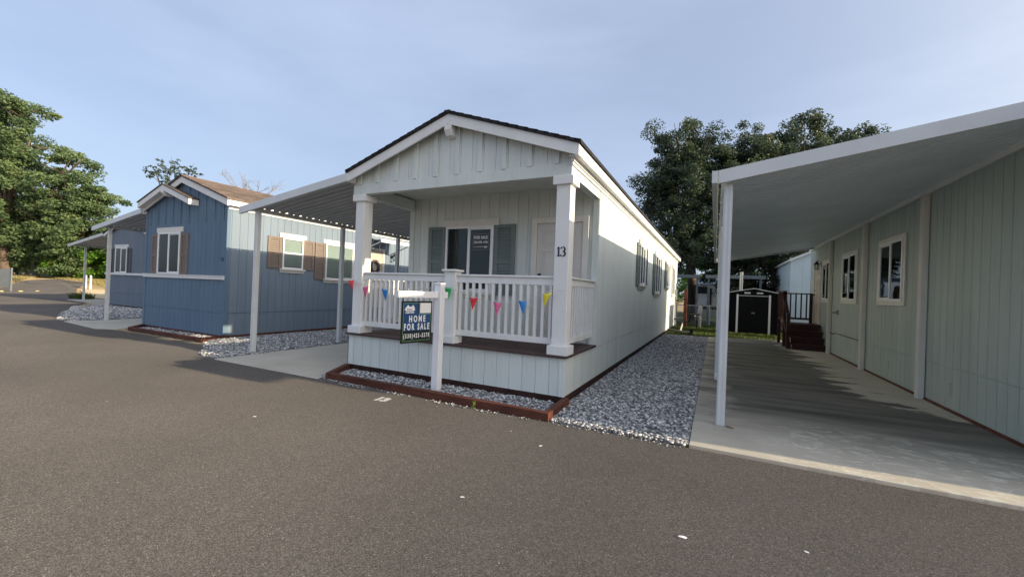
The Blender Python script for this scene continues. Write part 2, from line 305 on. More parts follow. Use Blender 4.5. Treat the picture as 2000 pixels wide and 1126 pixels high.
def siding(mb, fr, u0, u1, z0, top, sp=.203, gap=.009, n0=0, d=.012, start=None, skip=()):
    """vertical grooved panel siding: real boards with a narrow channel between them. top: number or function of u"""
    tf = top if callable(top) else (lambda u: top)
    us = [u0]; u = (start if start is not None else u0+sp*.5)
    while u < u1-.03:
        if u > u0+.03: us.append(u)
        u += sp
    us.append(u1)
    # breakpoints where the top bends
    for a, b in zip(us[:-1], us[1:]):
        a2 = a+(gap/2 if a > u0 else 0); b2 = b-(gap/2 if b < u1 else 0)
        mb.hexa([fr.p(a2, z0, n0), fr.p(b2, z0, n0), fr.p(b2, z0, n0+d), fr.p(a2, z0, n0+d), fr.p(a2, tf(a2), n0), fr.p(b2, tf(b2), n0), fr.p(b2, tf(b2), n0+d), fr.p(a2, tf(a2), n0+d)])
        if b < u1: mb.hexa([fr.p(b2, z0, n0-.01), fr.p(b+gap/2, z0, n0-.01), fr.p(b+gap/2, z0, n0+.003), fr.p(b2, z0, n0+.003), fr.p(b2, tf(b2), n0-.01), fr.p(b+gap/2, tf(b+gap/2), n0-.01), fr.p(b+gap/2, tf(b+gap/2), n0+.003), fr.p(b2, tf(b2), n0+.003)])
    return mb
def text_mesh(txt, size, bold=0.0, align='CENTER', sx=1.0):
    cu = bpy.data.curves.new('t', 'FONT'); cu.body = txt; cu.size = size; cu.align_x = align; cu.align_y = 'CENTER'; cu.offset = bold; cu.extrude = .0015
    ob = bpy.data.objects.new('t', cu); C.objects.link(ob); bpy.context.view_layer.update()
    me = bpy.data.meshes.new_from_object(ob.evaluated_get(bpy.context.evaluated_depsgraph_get()))
    bpy.data.objects.remove(ob); vs = [(v.co.x*sx, v.co.y, v.co.z) for v in me.vertices]; fs = [tuple(p.vertices) for p in me.polygons]
    bpy.data.meshes.remove(me); return vs, fs
def put_text(mb, fr, txt, size, u, z, n, bold=0.0, sx=1.0, width=None):
    vs, fs = text_mesh(txt, size, bold, sx=sx); b = len(mb.v)
    k = 1.0
    if width: w_ = max(v[0] for v in vs)-min(v[0] for v in vs); k = width/w_
    cx = (max(v[0] for v in vs)+min(v[0] for v in vs))/2
    mb.v += [tuple(fr.p(u+(v[0]-cx)*k, z+v[1], n+v[2])) for v in vs]; mb.f += [tuple(b+i for i in f) for f in fs]
    return mb

# ---------------------------------------------------------------- scatter helpers (numpy)
def np_mesh(name, V, Fq, tone, m, parent=None, per=4):
    o0 = np.array(world_origin(parent)); V = V-o0
    me = bpy.data.meshes.new(name); nf = len(Fq)
    me.vertices.add(len(V)); me.vertices.foreach_set('co', V.astype(np.float32).ravel())
    me.loops.add(nf*per); me.loops.foreach_set('vertex_index', Fq.astype(np.int32).ravel())
    me.polygons.add(nf); me.polygons.foreach_set('loop_start', np.arange(nf, dtype=np.int32)*per)
    try: me.polygons.foreach_set('loop_total', np.full(nf, per, dtype=np.int32))
    except Exception: pass
    at = me.attributes.new('tone', 'FLOAT', 'POINT'); at.data.foreach_set('value', tone.astype(np.float32))
    me.update(calc_edges=True); me.validate()
    me.materials.append(M[m]); o = bpy.data.objects.new(name, me); C.objects.link(o); o.parent = parent; return o
def leaf_cloud(name, m, parent, clumps, per, size, flat=.75, droop=.0, aspect=.55):
    """clumps: (x,y,z,r,tone). A clump is a spray of small folded leaves round a twig end"""
    cl = np.array(clumps); k = len(cl); idx = np.repeat(np.arange(k), per); n = len(idx)
    d = RNG.normal(size=(n, 3)); d /= np.linalg.norm(d, axis=1)[:, None]; r = RNG.random(n)**.45
    P = cl[idx, :3]+d*(r*cl[idx, 3])[:, None]*np.array([1, 1, flat])
    a = RNG.normal(size=(n, 3)); a[:, 2] *= .6; a[:, 2] -= droop; a /= np.linalg.norm(a, axis=1)[:, None]
    b = np.cross(a, RNG.normal(size=(n, 3))); b /= np.linalg.norm(b, axis=1)[:, None]
    s = size*(.6+.8*RNG.random(n))[:, None]
    V = np.stack([P-a*s*.5, P+b*s*aspect*.5, P+a*s*.5, P-b*s*aspect*.5], 1).reshape(-1, 3)
    tone = np.clip(cl[idx, 4]+RNG.normal(size=n)*.16+(d[:, 2]*r)*.10, 0, 1)
    return np_mesh(name, V, np.arange(n*4).reshape(n, 4), np.repeat(tone, 4), m, parent)
def crown_clumps(blobs, n, rmin, rmax, shell=.55):
    out = []; vol = np.array([b[3]**2 for b in blobs]); vol = vol/vol.sum()
    for b, q in zip(blobs, vol):
        for _ in range(max(3, int(n*q))):
            d = RNG.normal(size=3); d /= np.linalg.norm(d); r = b[3]*(shell+(1-shell)*RNG.random()**.6)*(.80+.30*RNG.random())
            sq = b[4] if len(b) > 4 else .85
            p = np.array(b[:3])+d*r*np.array([1, 1, sq])
            out.append((*p, rmin+(rmax-rmin)*RNG.random(), float(np.clip(.45+RNG.normal()*.2, 0, 1))))
    return out
def trunk_mesh(base, blobs, r0, parent, clumps=None, twig=0, name='trunk', m='bark', fork=.35):
    mb = MB(); base = Vector(base); zs = min(b[2]-b[3]*.5 for b in blobs); cx = sum(b[0] for b in blobs)/len(blobs); cy = sum(b[1] for b in blobs)/len(blobs)
    top = Vector((base.x+(cx-base.x)*.3, base.y+(cy-base.y)*.3, max(base.z+1.2, base.z+(max(b[2] for b in blobs)-base.z)*fork)))
    mid = (base+top)/2+Vector((.12, -.1, 0))
    mb.tube([base-Vector((0, 0, .3)), base+Vector((0, 0, .3)), mid, top], [r0*1.5, r0*1.1, r0*.9, r0*.75], 10)
    for b in blobs:
        c = Vector(b[:3]); q = top.lerp(c, .5)+Vector((random.uniform(-.4, .4), random.uniform(-.4, .4), -.1*b[3]))
        mb.tube([top-Vector((0, 0, .3)), q, c+Vector((0, 0, b[3]*.2))], [r0*.55, r0*.36, r0*.14], 7)
        for _ in range(7):
            d = Vector((random.gauss(0, 1), random.gauss(0, 1), random.gauss(.2, .7))).normalized()
            s_ = q.lerp(c, random.uniform(.2, 1)); e = c+d*b[3]*.85
            mb.tube([s_, s_.lerp(e, .55)+Vector((0, 0, .15)), e], [r0*.2, r0*.12, r0*.04], 5)
    return mb.build(name, m, parent, smooth=True)
def tree(name, label, base, blobs, r0, nclump, cr, per, size, leaf, group=None, shell=.5, fork=.35, droop=0, cat='tree', flat=.75):
    t = thing(name, base, label, cat, group)
    trunk_mesh(base, blobs, r0, t, fork=fork)
    leaf_cloud('crown', leaf, t, crown_clumps(blobs, nclump, cr[0], cr[1], shell), per, size, droop=droop, flat=flat)
    return t
def blades(name, m, region, n, h, parent=None, wd=.02):
    x0, x1, y0, y1, zf = region
    P = np.stack([x0+(x1-x0)*RNG.random(n), y0+(y1-y0)*RNG.random(n), np.zeros(n)], 1); P[:, 2] = [zf(p[0], p[1]) for p in P]
    P = P[P[:, 2] > -5]; n = len(P); a = RNG.random(n)*6.283; hh = h*(.5+RNG.random(n)); t = np.stack([np.cos(a), np.sin(a), np.zeros(n)], 1)*wd
    ln = np.stack([RNG.normal(size=n), RNG.normal(size=n), np.zeros(n)], 1)*(hh*.35)[:, None]; ln[:, 2] = hh
    V = np.stack([P-t, P+t, P+ln], 1).reshape(-1, 3)
    return np_mesh(name, V, np.arange(n*3).reshape(n, 3), np.repeat(RNG.random(n), 3), m, parent, per=3)

ico_v = None
def stones(name, label, polys, dens, size, z=.0, parent=None):
    """loose angular gravel over rectangles (x0,x1,y0,y1)"""
    bm = bmesh.new(); bmesh.ops.create_icosphere(bm, subdivisions=1, radius=1); iv = np.array([v.co[:] for v in bm.verts]); fi = np.array([[v.index for v in f.verts] for f in bm.faces]); bm.free()
    iv = iv[:, :]; Ps = []
    for (x0, x1, y0, y1, inside) in polys:
        n = int((x1-x0)*(y1-y0)*dens); q = np.stack([x0+(x1-x0)*RNG.random(n), y0+(y1-y0)*RNG.random(n)], 1)
        if inside: q = q[[inside(a, b) for a, b in q]]
        Ps.append(q)
    P = np.concatenate(Ps); n = len(P); s = size*(.55+.75*RNG.random(n))
    jit = 1+RNG.normal(size=(n, len(iv), 3))*.16; V = iv[None]*jit
    V *= (s[:, None]*np.ones((1, 3))*(.75+.5*RNG.random((n, 3)))*np.array([1, 1, .62]))[:, None, :]
    a = RNG.random(n)*6.283; ca, sa = np.cos(a), np.sin(a)
    x = V[..., 0]*ca[:, None]-V[..., 1]*sa[:, None]; y = V[..., 0]*sa[:, None]+V[..., 1]*ca[:, None]
    V = np.stack([x+P[:, :1], y+P[:, 1:2], V[..., 2]+z+(s*.35)[:, None]+RNG.random((n, 1))*size*.5], 2).reshape(-1, 3)
    Fq = (fi[None]+(np.arange(n)*len(iv))[:, None, None]).reshape(-1, 3)
    tone = np.repeat(np.clip(RNG.beta(1.3, 1.5, n), 0, 1), len(iv))
    return tag(np_mesh(name, V, Fq, tone, 'stone', parent, per=3), label, 'gravel', kind='stuff')

# ================================================================ setting
def rise(x, y):
    """the land climbs a little beyond the end of the road"""
    d = (-x*.7+(y-10)*.7)-30
    r = max(0., min(1., (d-8)/14)) if x < -40 else 0
    return .8*r*r*(3-2*r)
g = MB(); xs = [-400, -250, -160, -120, -100]+[-96+2*i for i in range(30)]+[-30, -10, 20, 60, 150, 400]; ys = [-400, -150, -60, -20, 0]+[2+2*i for i in range(26)]+[60, 80, 120, 200, 400]
for y in ys:
    for x in xs: g.v.append((x, y, -.03+rise(x, y)))
nx = len(xs)
for j in range(len(ys)-1):
    for i in range(nx-1): a = j*nx+i; g.f.append((a, a+1, a+nx+1, a+nx))
gr = g.build('ground', 'earth', smooth=True); tag(gr, 'dry earth ground reaching to the horizon', 'ground', kind='structure')
rd = MB(); RD = [(60, -14), (60, 4.555), (-8.75, 4.47), (-9.15, 4.64), (-10.4, 5.30), (-14.6, 5.30), (-15.3, 5.10), (-17.2, 5.28), (-18.75, 5.34), (-22.0, 6.35), (-25.9, 7.95), (-29.4, 9.4), (-33, 10.2), (-38.8, 11.9), (-52, 16.0), (-58, 18.6), (-64, 18.2), (-62, 15.4), (-53.6, 11.6), (-47, 7), (-60, -14)]
rd.prism([(x, y, -.02+rise(x, y)*1.05) for x, y in RD], (0, 0, .02)); o = rd.build('road', 'asphalt'); tag(o, 'worn grey brown asphalt road of the home park', 'road', kind='structure')
def slab(name, m, poly, z0, z1, label):
    o = MB().prism([(x, y, z0) for x, y in poly], (0, 0, z1-z0)).build(name, m, bevel=.006); return tag(o, label, 'driveway', kind='structure')
slab('driveway', 'concrete14', [(-.19, 4.557), (3.04, 4.557), (3.04, 5.155), (-.19, 5.125)], -.1, .012, 'front strip of the stained concrete driveway under the right carport')
slab('driveway', 'concrete14', [(-.19, 5.135), (3.04, 5.165), (3.04, 18.6), (-.19, 17.4)], -.1, .013, 'stained concrete driveway under the right carport')
slab('driveway', 'concrete', [(-8.3, 4.43), (-5.5, 4.43), (-5.77, 5.2), (-5.77, 7.2), (-8.3, 7.2)], -.1, .010, 'front bay of the clean concrete driveway between the blue home and the pale home')
slab('driveway', 'concrete', [(-8.3, 7.21), (-5.77, 7.21), (-5.77, 22), (-8.3, 22)], -.1, .009, 'rear bay of the clean concrete driveway between the blue home and the pale home')
slab('driveway', 'concrete', [(-17.9, 5.25), (-15.2, 5.05), (-14.75, 5.35), (-15.1, 6.1), (-15.1, 20), (-17.9, 20)], -.1, .012, 'concrete driveway left of the blue home')
slab('driveway', 'concrete', [(-32.5, 9.6), (-27.5, 9.2), (-26.95, 9.35), (-26.95, 22), (-32.5, 22)], -.1, .012, 'concrete driveway left of the slate grey home')
sd = MB().prism([(-36.5, 11.7, -.012), (-31, 11.3, -.012), (-31, 19, -.012), (-56, 22.5, .06), (-57, 18.6, .03), (-50, 15.6, .0)], (0, 0, .02)).build('path', 'sand'); tag(sd, 'pale sandy gravel drive beside the far end of the road', 'path', kind='structure')
tf = MB().prism([(-1.9, 17.2, -.02), (-.2, 17.35, -.02), (3.0, 18.5, -.02), (14, 20, -.02), (14, 44, -.02), (-14, 44, -.02), (-14, 21.8, -.02), (-1.9, 22.3, -.02)], (0, 0, .018)).build('lawn', 'turf'); tag(tf, 'mown lawn behind the homes', 'lawn', kind='structure')
for poly, lab in (([(-1.76, 4.5), (-.195, 4.58), (-.195, 17.3), (-1.76, 17.3)], 'gravel bed between the pale home and the right driveway'),
                  ([(-5.6, 4.5), (-1.8, 4.5), (-1.8, 5.24), (-5.76, 5.24)], 'gravel bed under the porch front'),
                  ([(-9.2, 4.6), (-8.7, 4.46), (-8.31, 4.5), (-8.31, 20), (-11.05, 20), (-11.05, 6.1), (-10.4, 5.4)], 'gravel bed right of the blue home'),
                  ([(-14.5, 5.5), (-10.8, 5.5), (-11.06, 6.07), (-15.0, 6.07)], 'gravel bed along the blue home front'),
                  ([(-17.91, 5.32), (-18.9, 5.35), (-22.0, 6.36), (-26.0, 7.96), (-27.4, 9.1), (-26.9, 9.29), (-22.9, 9.29), (-22.9, 20), (-17.91, 20)], 'gravel area in front of the slate grey home')):
    o = MB().prism([(x, y, -.05) for x, y in poly], (0, 0, .058)).build('gravel_bed', 'gravel'); tag(o, lab, 'gravel', kind='structure')
stones('gravel', 'loose grey and white gravel between the pale home and the driveway', [(-1.74, -.22, 4.5, 7.6, None), (-1.74, -.22, 7.6, 17.2, lambda a, b: RNG.random() < max(.35, 1-(b-7.6)/8))], 1500, .0175, .006)
stones('gravel', 'loose gravel inside the timber edging under the porch', [(-5.6, -1.83, 4.56, 5.22, None)], 1600, .0175, .012)
stones('gravel', 'loose white gravel right of the blue home', [(-10.95, -8.33, 4.5, 8.5, lambda a, b: b > 4.5+max(0, (-8.9-a))*.55 and (a > -10.6 or b > 5.6))], 900, .020, .006)
stones('gravel', 'loose gravel inside the timber edging of the blue home', [(-14.6, -10.9, 5.56, 6.05, None)], 900, .020, .012)
stones('gravel', 'loose grey gravel in front of the slate grey home', [(-26, -17.95, 5.4, 9.2, lambda a, b: b > 5.36+max(0, -18.9-a)*.36)], 330, .028, .006)
stones('gravel', 'crumbs of broken asphalt and pebbles along the timber edging', [(-5.4, -1.7, 4.38, 4.47, lambda a, b: RNG.random() < .35+.5*(math.sin(a*5)*math.sin(a*2.3) > .1)), (-1.7, -.2, 4.40, 4.5, lambda a, b: RNG.random() < .5)], 900, .010, .0)

# ================================================================ builders for home parts
def window(root, fr, u0, u1, z0, z1, split=True, frame='vinyl', head=None, sill=None, blind='blind', ring=None, hung=False, n0=.012, label=None):
    mb = MB(); t = .042
    for a, b, c, d in ((u0, u0+t, z0, z1), (u1-t, u1, z0, z1), (u0+t, u1-t, z0, z0+t), (u0+t, u1-t, z1-t, z1)): fr.box(mb, a, b, c, d, n0, n0+.045)
    um = (u0+u1)/2; zm = (z0+z1)/2
    if split and not hung: fr.box(mb, um-.028, um+.028, z0+t, z1-t, n0, n0+.040); fr.box(mb, um+.028, u1-t-.001, z0+t+.001, z0+t+.028, n0, n0+.034); fr.box(mb, um+.028, u1-t-.001, z1-t-.028, z1-t-.001, n0, n0+.034); fr.box(mb, u1-t-.026, u1-t-.001, z0+t+.028, z1-t-.028, n0, n0+.034)
    if hung: fr.box(mb, u0+t, u1-t, zm-.028, zm+.028, n0, n0+.040)
    wn = mb.build('window', frame, root, bevel=.003)
    if label: wn['label'] = label
    fr.box(MB(), u0+t, u1-t, z0+t, z1-t, n0+.001, n0+.004).build('dark_backing', 'darkroom', wn)  # flat sheet, the darkness of the unlit room is in its colour
    if blind:
        b = MB(); z = z0+t+.02; zt = .031 if blind == 'paleblind' else .024
        while z < z1-t-.01:
            a0, a1 = u0+t+.015, (um-.03 if (split and not hung) else u1-t-.01)
            for (a0, a1) in (((u0+t+.012, um-.034), (um+.034, u1-t-.03)) if (split and not hung) else ((u0+t+.012, u1-t-.012),)):
                b.hexa([fr.p(a0, z, n0+.018), fr.p(a1, z, n0+.018), fr.p(a1, z+.002, n0+.018), fr.p(a0, z+.002, n0+.018), fr.p(a0, z+zt, n0+.006), fr.p(a1, z+zt, n0+.006), fr.p(a1, z+zt+.002, n0+.006), fr.p(a0, z+zt+.002, n0+.006)])
            z += .033
        b.build('blind', blind, wn)
    fr.box(MB(), u0+t-.001, u1-t+.001, z0+t-.001, z1-t+.001, n0+.024, n0+.027).build('glass_pane', 'glass', wn)
    if head: fr.box(MB(), u0-.10, u1+.10, z1+.002, z1+.002+head, n0, n0+.032).build('head_trim', 'trim', wn, bevel=.004)
    if sill:
        s_ = MB(); fr.box(s_, u0-.07, u1+.07, z0-.045, z0-.002, n0, n0+.075); fr.box(s_, u0-.05, u1+.05, z0-.045-sill, z0-.046, n0, n0+.028); s_.build('sill', 'trim', wn, bevel=.004)
    if ring:
        s_ = MB(); r = ring
        for a, b, c, d in ((u0-r, u0-.001, z0-r, z1+r), (u1+.001, u1+r, z0-r, z1+r), (u0, u1, z0-r, z0-.001), (u0, u1, z1+.001, z1+r)): fr.box(s_, a, b, c, d, n0, n0+.028)
        s_.build('trim_surround', 'trim', wn, bevel=.004)
    return wn
def shutter(root, fr, u0, u1, z0, z1, m, n0=.012):
    mb = MB(); st = (u1-u0)*.20; zm = z0+(z1-z0)*.47
    for a, b in ((u0, u0+st), (u1-st, u1)): fr.box(mb, a, b, z0, z1, n0, n0+.030)
    for c, d in ((z0, z0+.06), (zm-.03, zm+.03), (z1-.06, z1)): fr.box(mb, u0+st, u1-st, c, d, n0, n0+.030)
    fr.box(mb, u0+st, u1-st, z0+.06, z1-.06, n0, n0+.006)
    for c, d in ((z0+.06, zm-.03), (zm+.03, z1-.06)):
        z = c+.004
        while z < d-.03:
            mb.hexa([fr.p(u0+st, z, n0+.021), fr.p(u1-st, z, n0+.021), fr.p(u1-st, z+.012, n0+.021), fr.p(u0+st, z+.012, n0+.021), fr.p(u0+st, z+.042, n0+.006), fr.p(u1-st, z+.042, n0+.006), fr.p(u1-st, z+.05, n0+.006), fr.p(u0+st, z+.05, n0+.006)]); z += .055
    return mb.build('shutter', m, root)
def door(root, fr, u0, u1, z0, z1, m='door', trimw=.10, n0=.012, knob_left=True):
    fm = MB()
    for a, b, c, d in ((u0-trimw, u0, z0, z1+trimw), (u1, u1+trimw, z0, z1+trimw), (u0, u1, z1, z1+trimw)): fr.box(fm, a, b, c, d, n0, n0+.035)
    fm.build('door_frame', 'trim', root, bevel=.004)
    mb = MB(); fr.box(mb, u0+.004, u1-.004, z0+.01, z1-.004, n0, n0+.012); w_ = u1-u0; h = z1-z0
    for cx in (.29, .71):
        for a, b in ((.06, .36), (.41, .76), (.81, .93)):
            ua, ub, za, zb = u0+w_*(cx-.15), u0+w_*(cx+.15), z0+h*a, z0+h*b
            for q in ((ua, ub, za, za+.014), (ua, ub, zb-.014, zb), (ua, ua+.014, za+.014, zb-.014), (ub-.014, ub, za+.014, zb-.014)): fr.box(mb, *q, n0+.012, n0+.020)
            fr.box(mb, ua+.045, ub-.045, za+.045, zb-.045, n0+.012, n0+.018)
    d = mb.build('door', m, root, bevel=.002)
    uk = u0+.07 if knob_left else u1-.07
    k = MB(); c = fr.p(uk, z0+.98, n0+.012); k.tube([c, c+fr.n*.03, c+fr.n*.034, c+fr.n*.065, c+fr.n*.075], [.028, .012, .026, .028, .012], 12)
    c = fr.p(uk, z0+1.13, n0+.012); k.tube([c, c+fr.n*.02], [.028, .026], 12); k.build('handle', 'brass', d)
    return d
def roof(root, xl, xr, y0, y1, ze, zp, m, fas=.15, fh=.14, trim='white', wallx=None, wy=None, crown=True):
    """gable roof along y: ze/zp are the top of the rake boards at eave and ridge"""
    xc = (xl+xr)/2; mb = MB(); t = .035; s = (zp-ze)/(xr-xc); e = .03
    for x0, x1, a, b in ((xl-e, xc, ze-s*e, zp), (xc, xr+e, zp, ze-s*e)):
        mb.hexa([(x0, y0-e, a+.002), (x1, y0-e, b+.002), (x1, y1+e, b+.002), (x0, y1+e, a+.002), (x0, y0-e, a+t), (x1, y0-e, b+t), (x1, y1+e, b+t), (x0, y1+e, a+t)])
    # shingle courses: thin laps, so that the rake edge is stepped as on the real roof
    n = 14
    for i in range(n):
        f0, f1 = i/n, (i+1.0)/n+.02
        for sg, xe in ((-1, xl-e), (1, xr+e)):
            xa = xe+(xc-xe)*f0; xb = xe+(xc-xe)*min(f1, 1); za = ze-s*e+(zp-ze+s*e)*f0+t; zb = ze-s*e+(zp-ze+s*e)*min(f1, 1)+t
            mb.hexa([(xa, y0-e-.008, za-.001), (xb, y0-e-.008, zb-.001), (xb, y1+e, zb-.001), (xa, y1+e, za-.001), (xa, y0-e-.008, za+.014), (xb, y0-e-.008, zb+.003), (xb, y1+e, zb+.003), (xa, y1+e, za+.014)])
    mb.box(xc-.05, xc+.05, y0-e-.01, y1+e, zp+t-.03, zp+t+.006)
    rf = mb.build('roof', m, root)
    for yy in (y0, y1-.03):
        rk = MB(); rk.prism([(xl, yy, ze), (xc, yy, zp), (xr, yy, ze), (xr, yy, ze-fas), (xc, yy, zp-fas), (xl, yy, ze-fas)], (0, .03, 0)); rk.build('rake_board', trim, rf, bevel=.003)
    for xx, sg in ((xl, 1), (xr, -1)):
        fb = MB(); fb.box(min(xx, xx+sg*.025), max(xx, xx+sg*.025), y0+.031, y1-.031, ze-fh, ze-.004)
        wx = wallx[0 if sg > 0 else 1]
        if abs(wx-xx) > .05:
            fb.box(min(xx+sg*.026, wx), max(xx+sg*.026, wx), y0+.031, y1-.031, ze-fh+.008, ze-fh+.020)
            if crown:
                fb.box(min(wx-sg*.05, wx), max(wx-sg*.05, wx), y0+.10, y1-.031, ze-fh-.035, ze-fh+.007); fb.box(min(wx-sg*.028, wx), max(wx-sg*.028, wx), y0+.12, y1-.031, ze-fh-.075, ze-fh-.036)
        fb.build('eave_fascia', trim, rf, bevel=.003)
    return rf
def vent_pipe(root, x, y, z, h=.35, r=.04):
    mb = MB(); mb.lathe((x, y, z), [(.14, -.06), (.13, .0), (r+.02, .05), (r, .06), (r, h), (r*.8, h)], 14); return mb.build('vent_pipe', 'black', root, smooth=False)
def carport(name, label, xo, xh, y0, y1, zo, zh, posts, cut=0, hm='metal', um='under', period=.33, ridges=((.05, .095, .055), (.235, .06, .034)), gutter=False, wallposts=(), psz=.085, group='carports beside the homes', px=None):
    """sheet-metal carport: xo/zo open low side, xh/zh side fixed to the home; corrugation runs from low side to home"""
    t = thing(name, ((xo+xh)/2, y0, 0), label, 'carport', group)
    prof = []; y = y0+.03
    while y < y1-.03:
        prof.append((y, 0))
        for a, w_, h in ridges: prof += [(y+a, 0), (y+a+w_*.2, h), (y+a+w_*.8, h), (y+a+w_, 0)]
        y += period
    mb = MB(); k = len(prof)
    for dz in (0, -.004):
        for x, z in ((xo+cut*(1 if xh > xo else -1), zo+(zh-zo)*cut/abs(xh-xo)), (xh, zh)):
            for yy, h in prof: mb.v.append((x, yy, z+h+dz))
    for i in range(k-1):
        mb.f.append((i, i+1, k+i+1, k+i)); mb.f.append((2*k+i, 3*k+i, 3*k+i+1, 2*k+i+1)); mb.f.append((i, 2*k+i, 2*k+i+1, i+1)); mb.f.append((k+i, k+i+1, 3*k+i+1, 3*k+i))
    mb.f.append((0, k, 3*k, 2*k)); mb.f.append((k-1, 3*k-1, 4*k-1, 2*k-1))
    mb.build('roof_sheet', um, t)
    if cut:   # strip added along the low edge for a straight cast shadow, ridge channels stay open
        ex = xo+cut*(1 if xh > xo else -1); ez = zo+(zh-zo)*cut/abs(xh-xo); e_ = MB().box(ex-.022, ex-.002, y0+.03, y1-.03, ez+.056, ez+.066); y = y0+.03
        while y < y1-.03:
            last = y
            for a, w_, h in ridges: e_.box(ex+.004, ex+.012, last, y+a-.001, ez+.001, ez+.060); e_.box(ex+.004, ex+.012, y+a-.0005, y+a+w_+.0005, ez+h+.001, ez+.060); last = y+a+w_+.001
            e_.box(ex+.004, ex+.012, last, min(y+period, y1-.03)-.0005 if min(y+period, y1-.03)-.0005 > last else last+.002, ez+.001, ez+.060); y += period
        e_.build('shadow_edge', hm, t)
    sx = 1 if xh > xo else -1
    th = .115 if not gutter else .125
    for yy in (y0, y1):
        fb = MB()
        s = 1 if yy == y0 else -1
        fb.hexa([(xo-sx*.03, yy, zo-.075), (xh, yy, zh-.075), (xh, yy+s*.028, zh-.075), (xo-sx*.03, yy+s*.028, zo-.075), (xo-sx*.03, yy, zo+th-.05), (xh, yy, zh+th-.05), (xh, yy+s*.028, zh+th-.05), (xo-sx*.03, yy+s*.028, zo+th-.05)])
        fb.hexa([(xo-sx*.03, yy+s*.028, zo-.075), (xh, yy+s*.028, zh-.075), (xh, yy+s*.05, zh-.075), (xo-sx*.03, yy+s*.05, zo-.075), (xo-sx*.03, yy+s*.028, zo-.068), (xh, yy+s*.028, zh-.068), (xh, yy+s*.05, zh-.068), (xo-sx*.03, yy+s*.05, zo-.068)])
        fb.build('fascia', hm, t, bevel=.002)
    bx = xo+sx*.10 if px is None else px
    zb = zo+(zh-zo)*abs((bx-xo)/(xh-xo))
    bw_ = .03 if not cut else .014
    MB().box(bx-bw_, bx+bw_, y0+.03, y1-.03, zb-.075, zb-.006).build('header_beam', 'under' if not gutter else hm, t)
    if gutter:
        gm = MB(); g0, g1 = sorted((xo-sx*.10, xo-sx*.035)); gm.box(g0, g1, y0-.01, y1, zo-.07, zo-.06); gm.box(g0, g0+.006, y0-.01, y1, zo-.0595, zo+.075); gm.box(g1-.006, g1, y0-.01, y1, zo-.0595, zo+.075); gm.box(g0+.0065, g1-.0065, y0-.01, y0-.004, zo-.0595, zo+.07)
        gm.build('gutter', hm, t)
    lm = MB(); lm.box(min(xh, xh-sx*.04), max(xh, xh-sx*.04), y0+.03, y1-.03, zh-.085, zh-.006).build('wall_rail', hm, t)
    for yy in posts:
        p = MB(); h = psz/2; z = zb-.076
        p.box(bx-h, bx+h, yy-h, yy+h, -.01, z)
        for s in (-1, 1):   # raised ribs give the rolled-steel profile
            p.box(bx-h-.005, bx-h-.0005, yy+s*h*.55-.010, yy+s*h*.55+.010, 0, z-.001); p.box(bx+h+.0005, bx+h+.005, yy+s*h*.55-.010, yy+s*h*.55+.010, 0, z-.001)
            p.box(bx+s*h*.55-.010, bx+s*h*.55+.010, yy-h-.005, yy-h-.0005, 0, z-.001)
        p.build('post', hm, t, bevel=.003)
        MB().box(bx-h-.03, bx+h+.03, yy-h-.015, yy+h+.015, .012, .020).build('foot_plate', 'galv', t)
    for yy in wallposts:
        p = MB(); x0_, x1_ = sorted((xh-sx*.008, xh-sx*.085))
        p.box(x0_, x1_, yy-.06, yy+.06, 0, zh-.088)
        for s in (-1, 0, 1): p.box(x0_-.008, x0_-.0005, yy+s*.04-.012, yy+s*.04+.012, 0, zh-.09)
        p.build('wall_post', 'trim', t, bevel=.003)
    return t
def dec_gable(root, xl, xr, xc, y0, y1, ze_l, ze_r, zp, m='shinglebrown', fas=.15):
    """small false gable over a window"""
    mb = MB(); t = .03; e = .02
    for x0, x1, a, b in ((xl-e, xc, ze_l, zp), (xc, xr+e, zp, ze_r)):
        mb.hexa([(x0, y0-e, a+.002), (x1, y0-e, b+.002), (x1, y1, b+.002), (x0, y1, a+.002), (x0, y0-e, a+t), (x1, y0-e, b+t), (x1, y1, b+t), (x0, y1, a+t)])
    g = mb.build('false_gable', m, root)
    rk = MB()
    rk.prism([(xl, y0, ze_l), (xc, y0, zp), (xc, y0, zp-fas), (xl, y0, ze_l-fas)], (0, .03, 0)); rk.prism([(xc, y0, zp), (xr, y0, ze_r), (xr, y0, ze_r-fas), (xc, y0, zp-fas)], (0, .03, 0))
    for x, z in ((xl, ze_l), (xr-.03, ze_r)): rk.box(x, x+.03, y0+.031, y1, z-fas, z-.004)
    rk.prism([(xl+.031, y0+.031, ze_l-.12), (xc, y0+.031, zp-.12), (xr-.031, y0+.031, ze_r-.12), (xr-.031, y0+.031, ze_r-.135), (xc, y0+.031, zp-.135), (xl+.031, y0+.031, ze_l-.135)], (0, y1-y0-.032, 0))
    rk.build('rake_board', 'white', g, bevel=.003)
    bk = MB(); bk.prism([(xc-.06, y1, zp-fas-.16), (xc-.06, y1, zp-fas-.01), (xc-.06, y0-.01, zp-fas-.01), (xc-.06, y0-.01, zp-fas-.07), (xc-.06, y0+.06, zp-fas-.15)], (.12, 0, 0)); bk.build('bracket', 'white', g, bevel=.004)
    return g
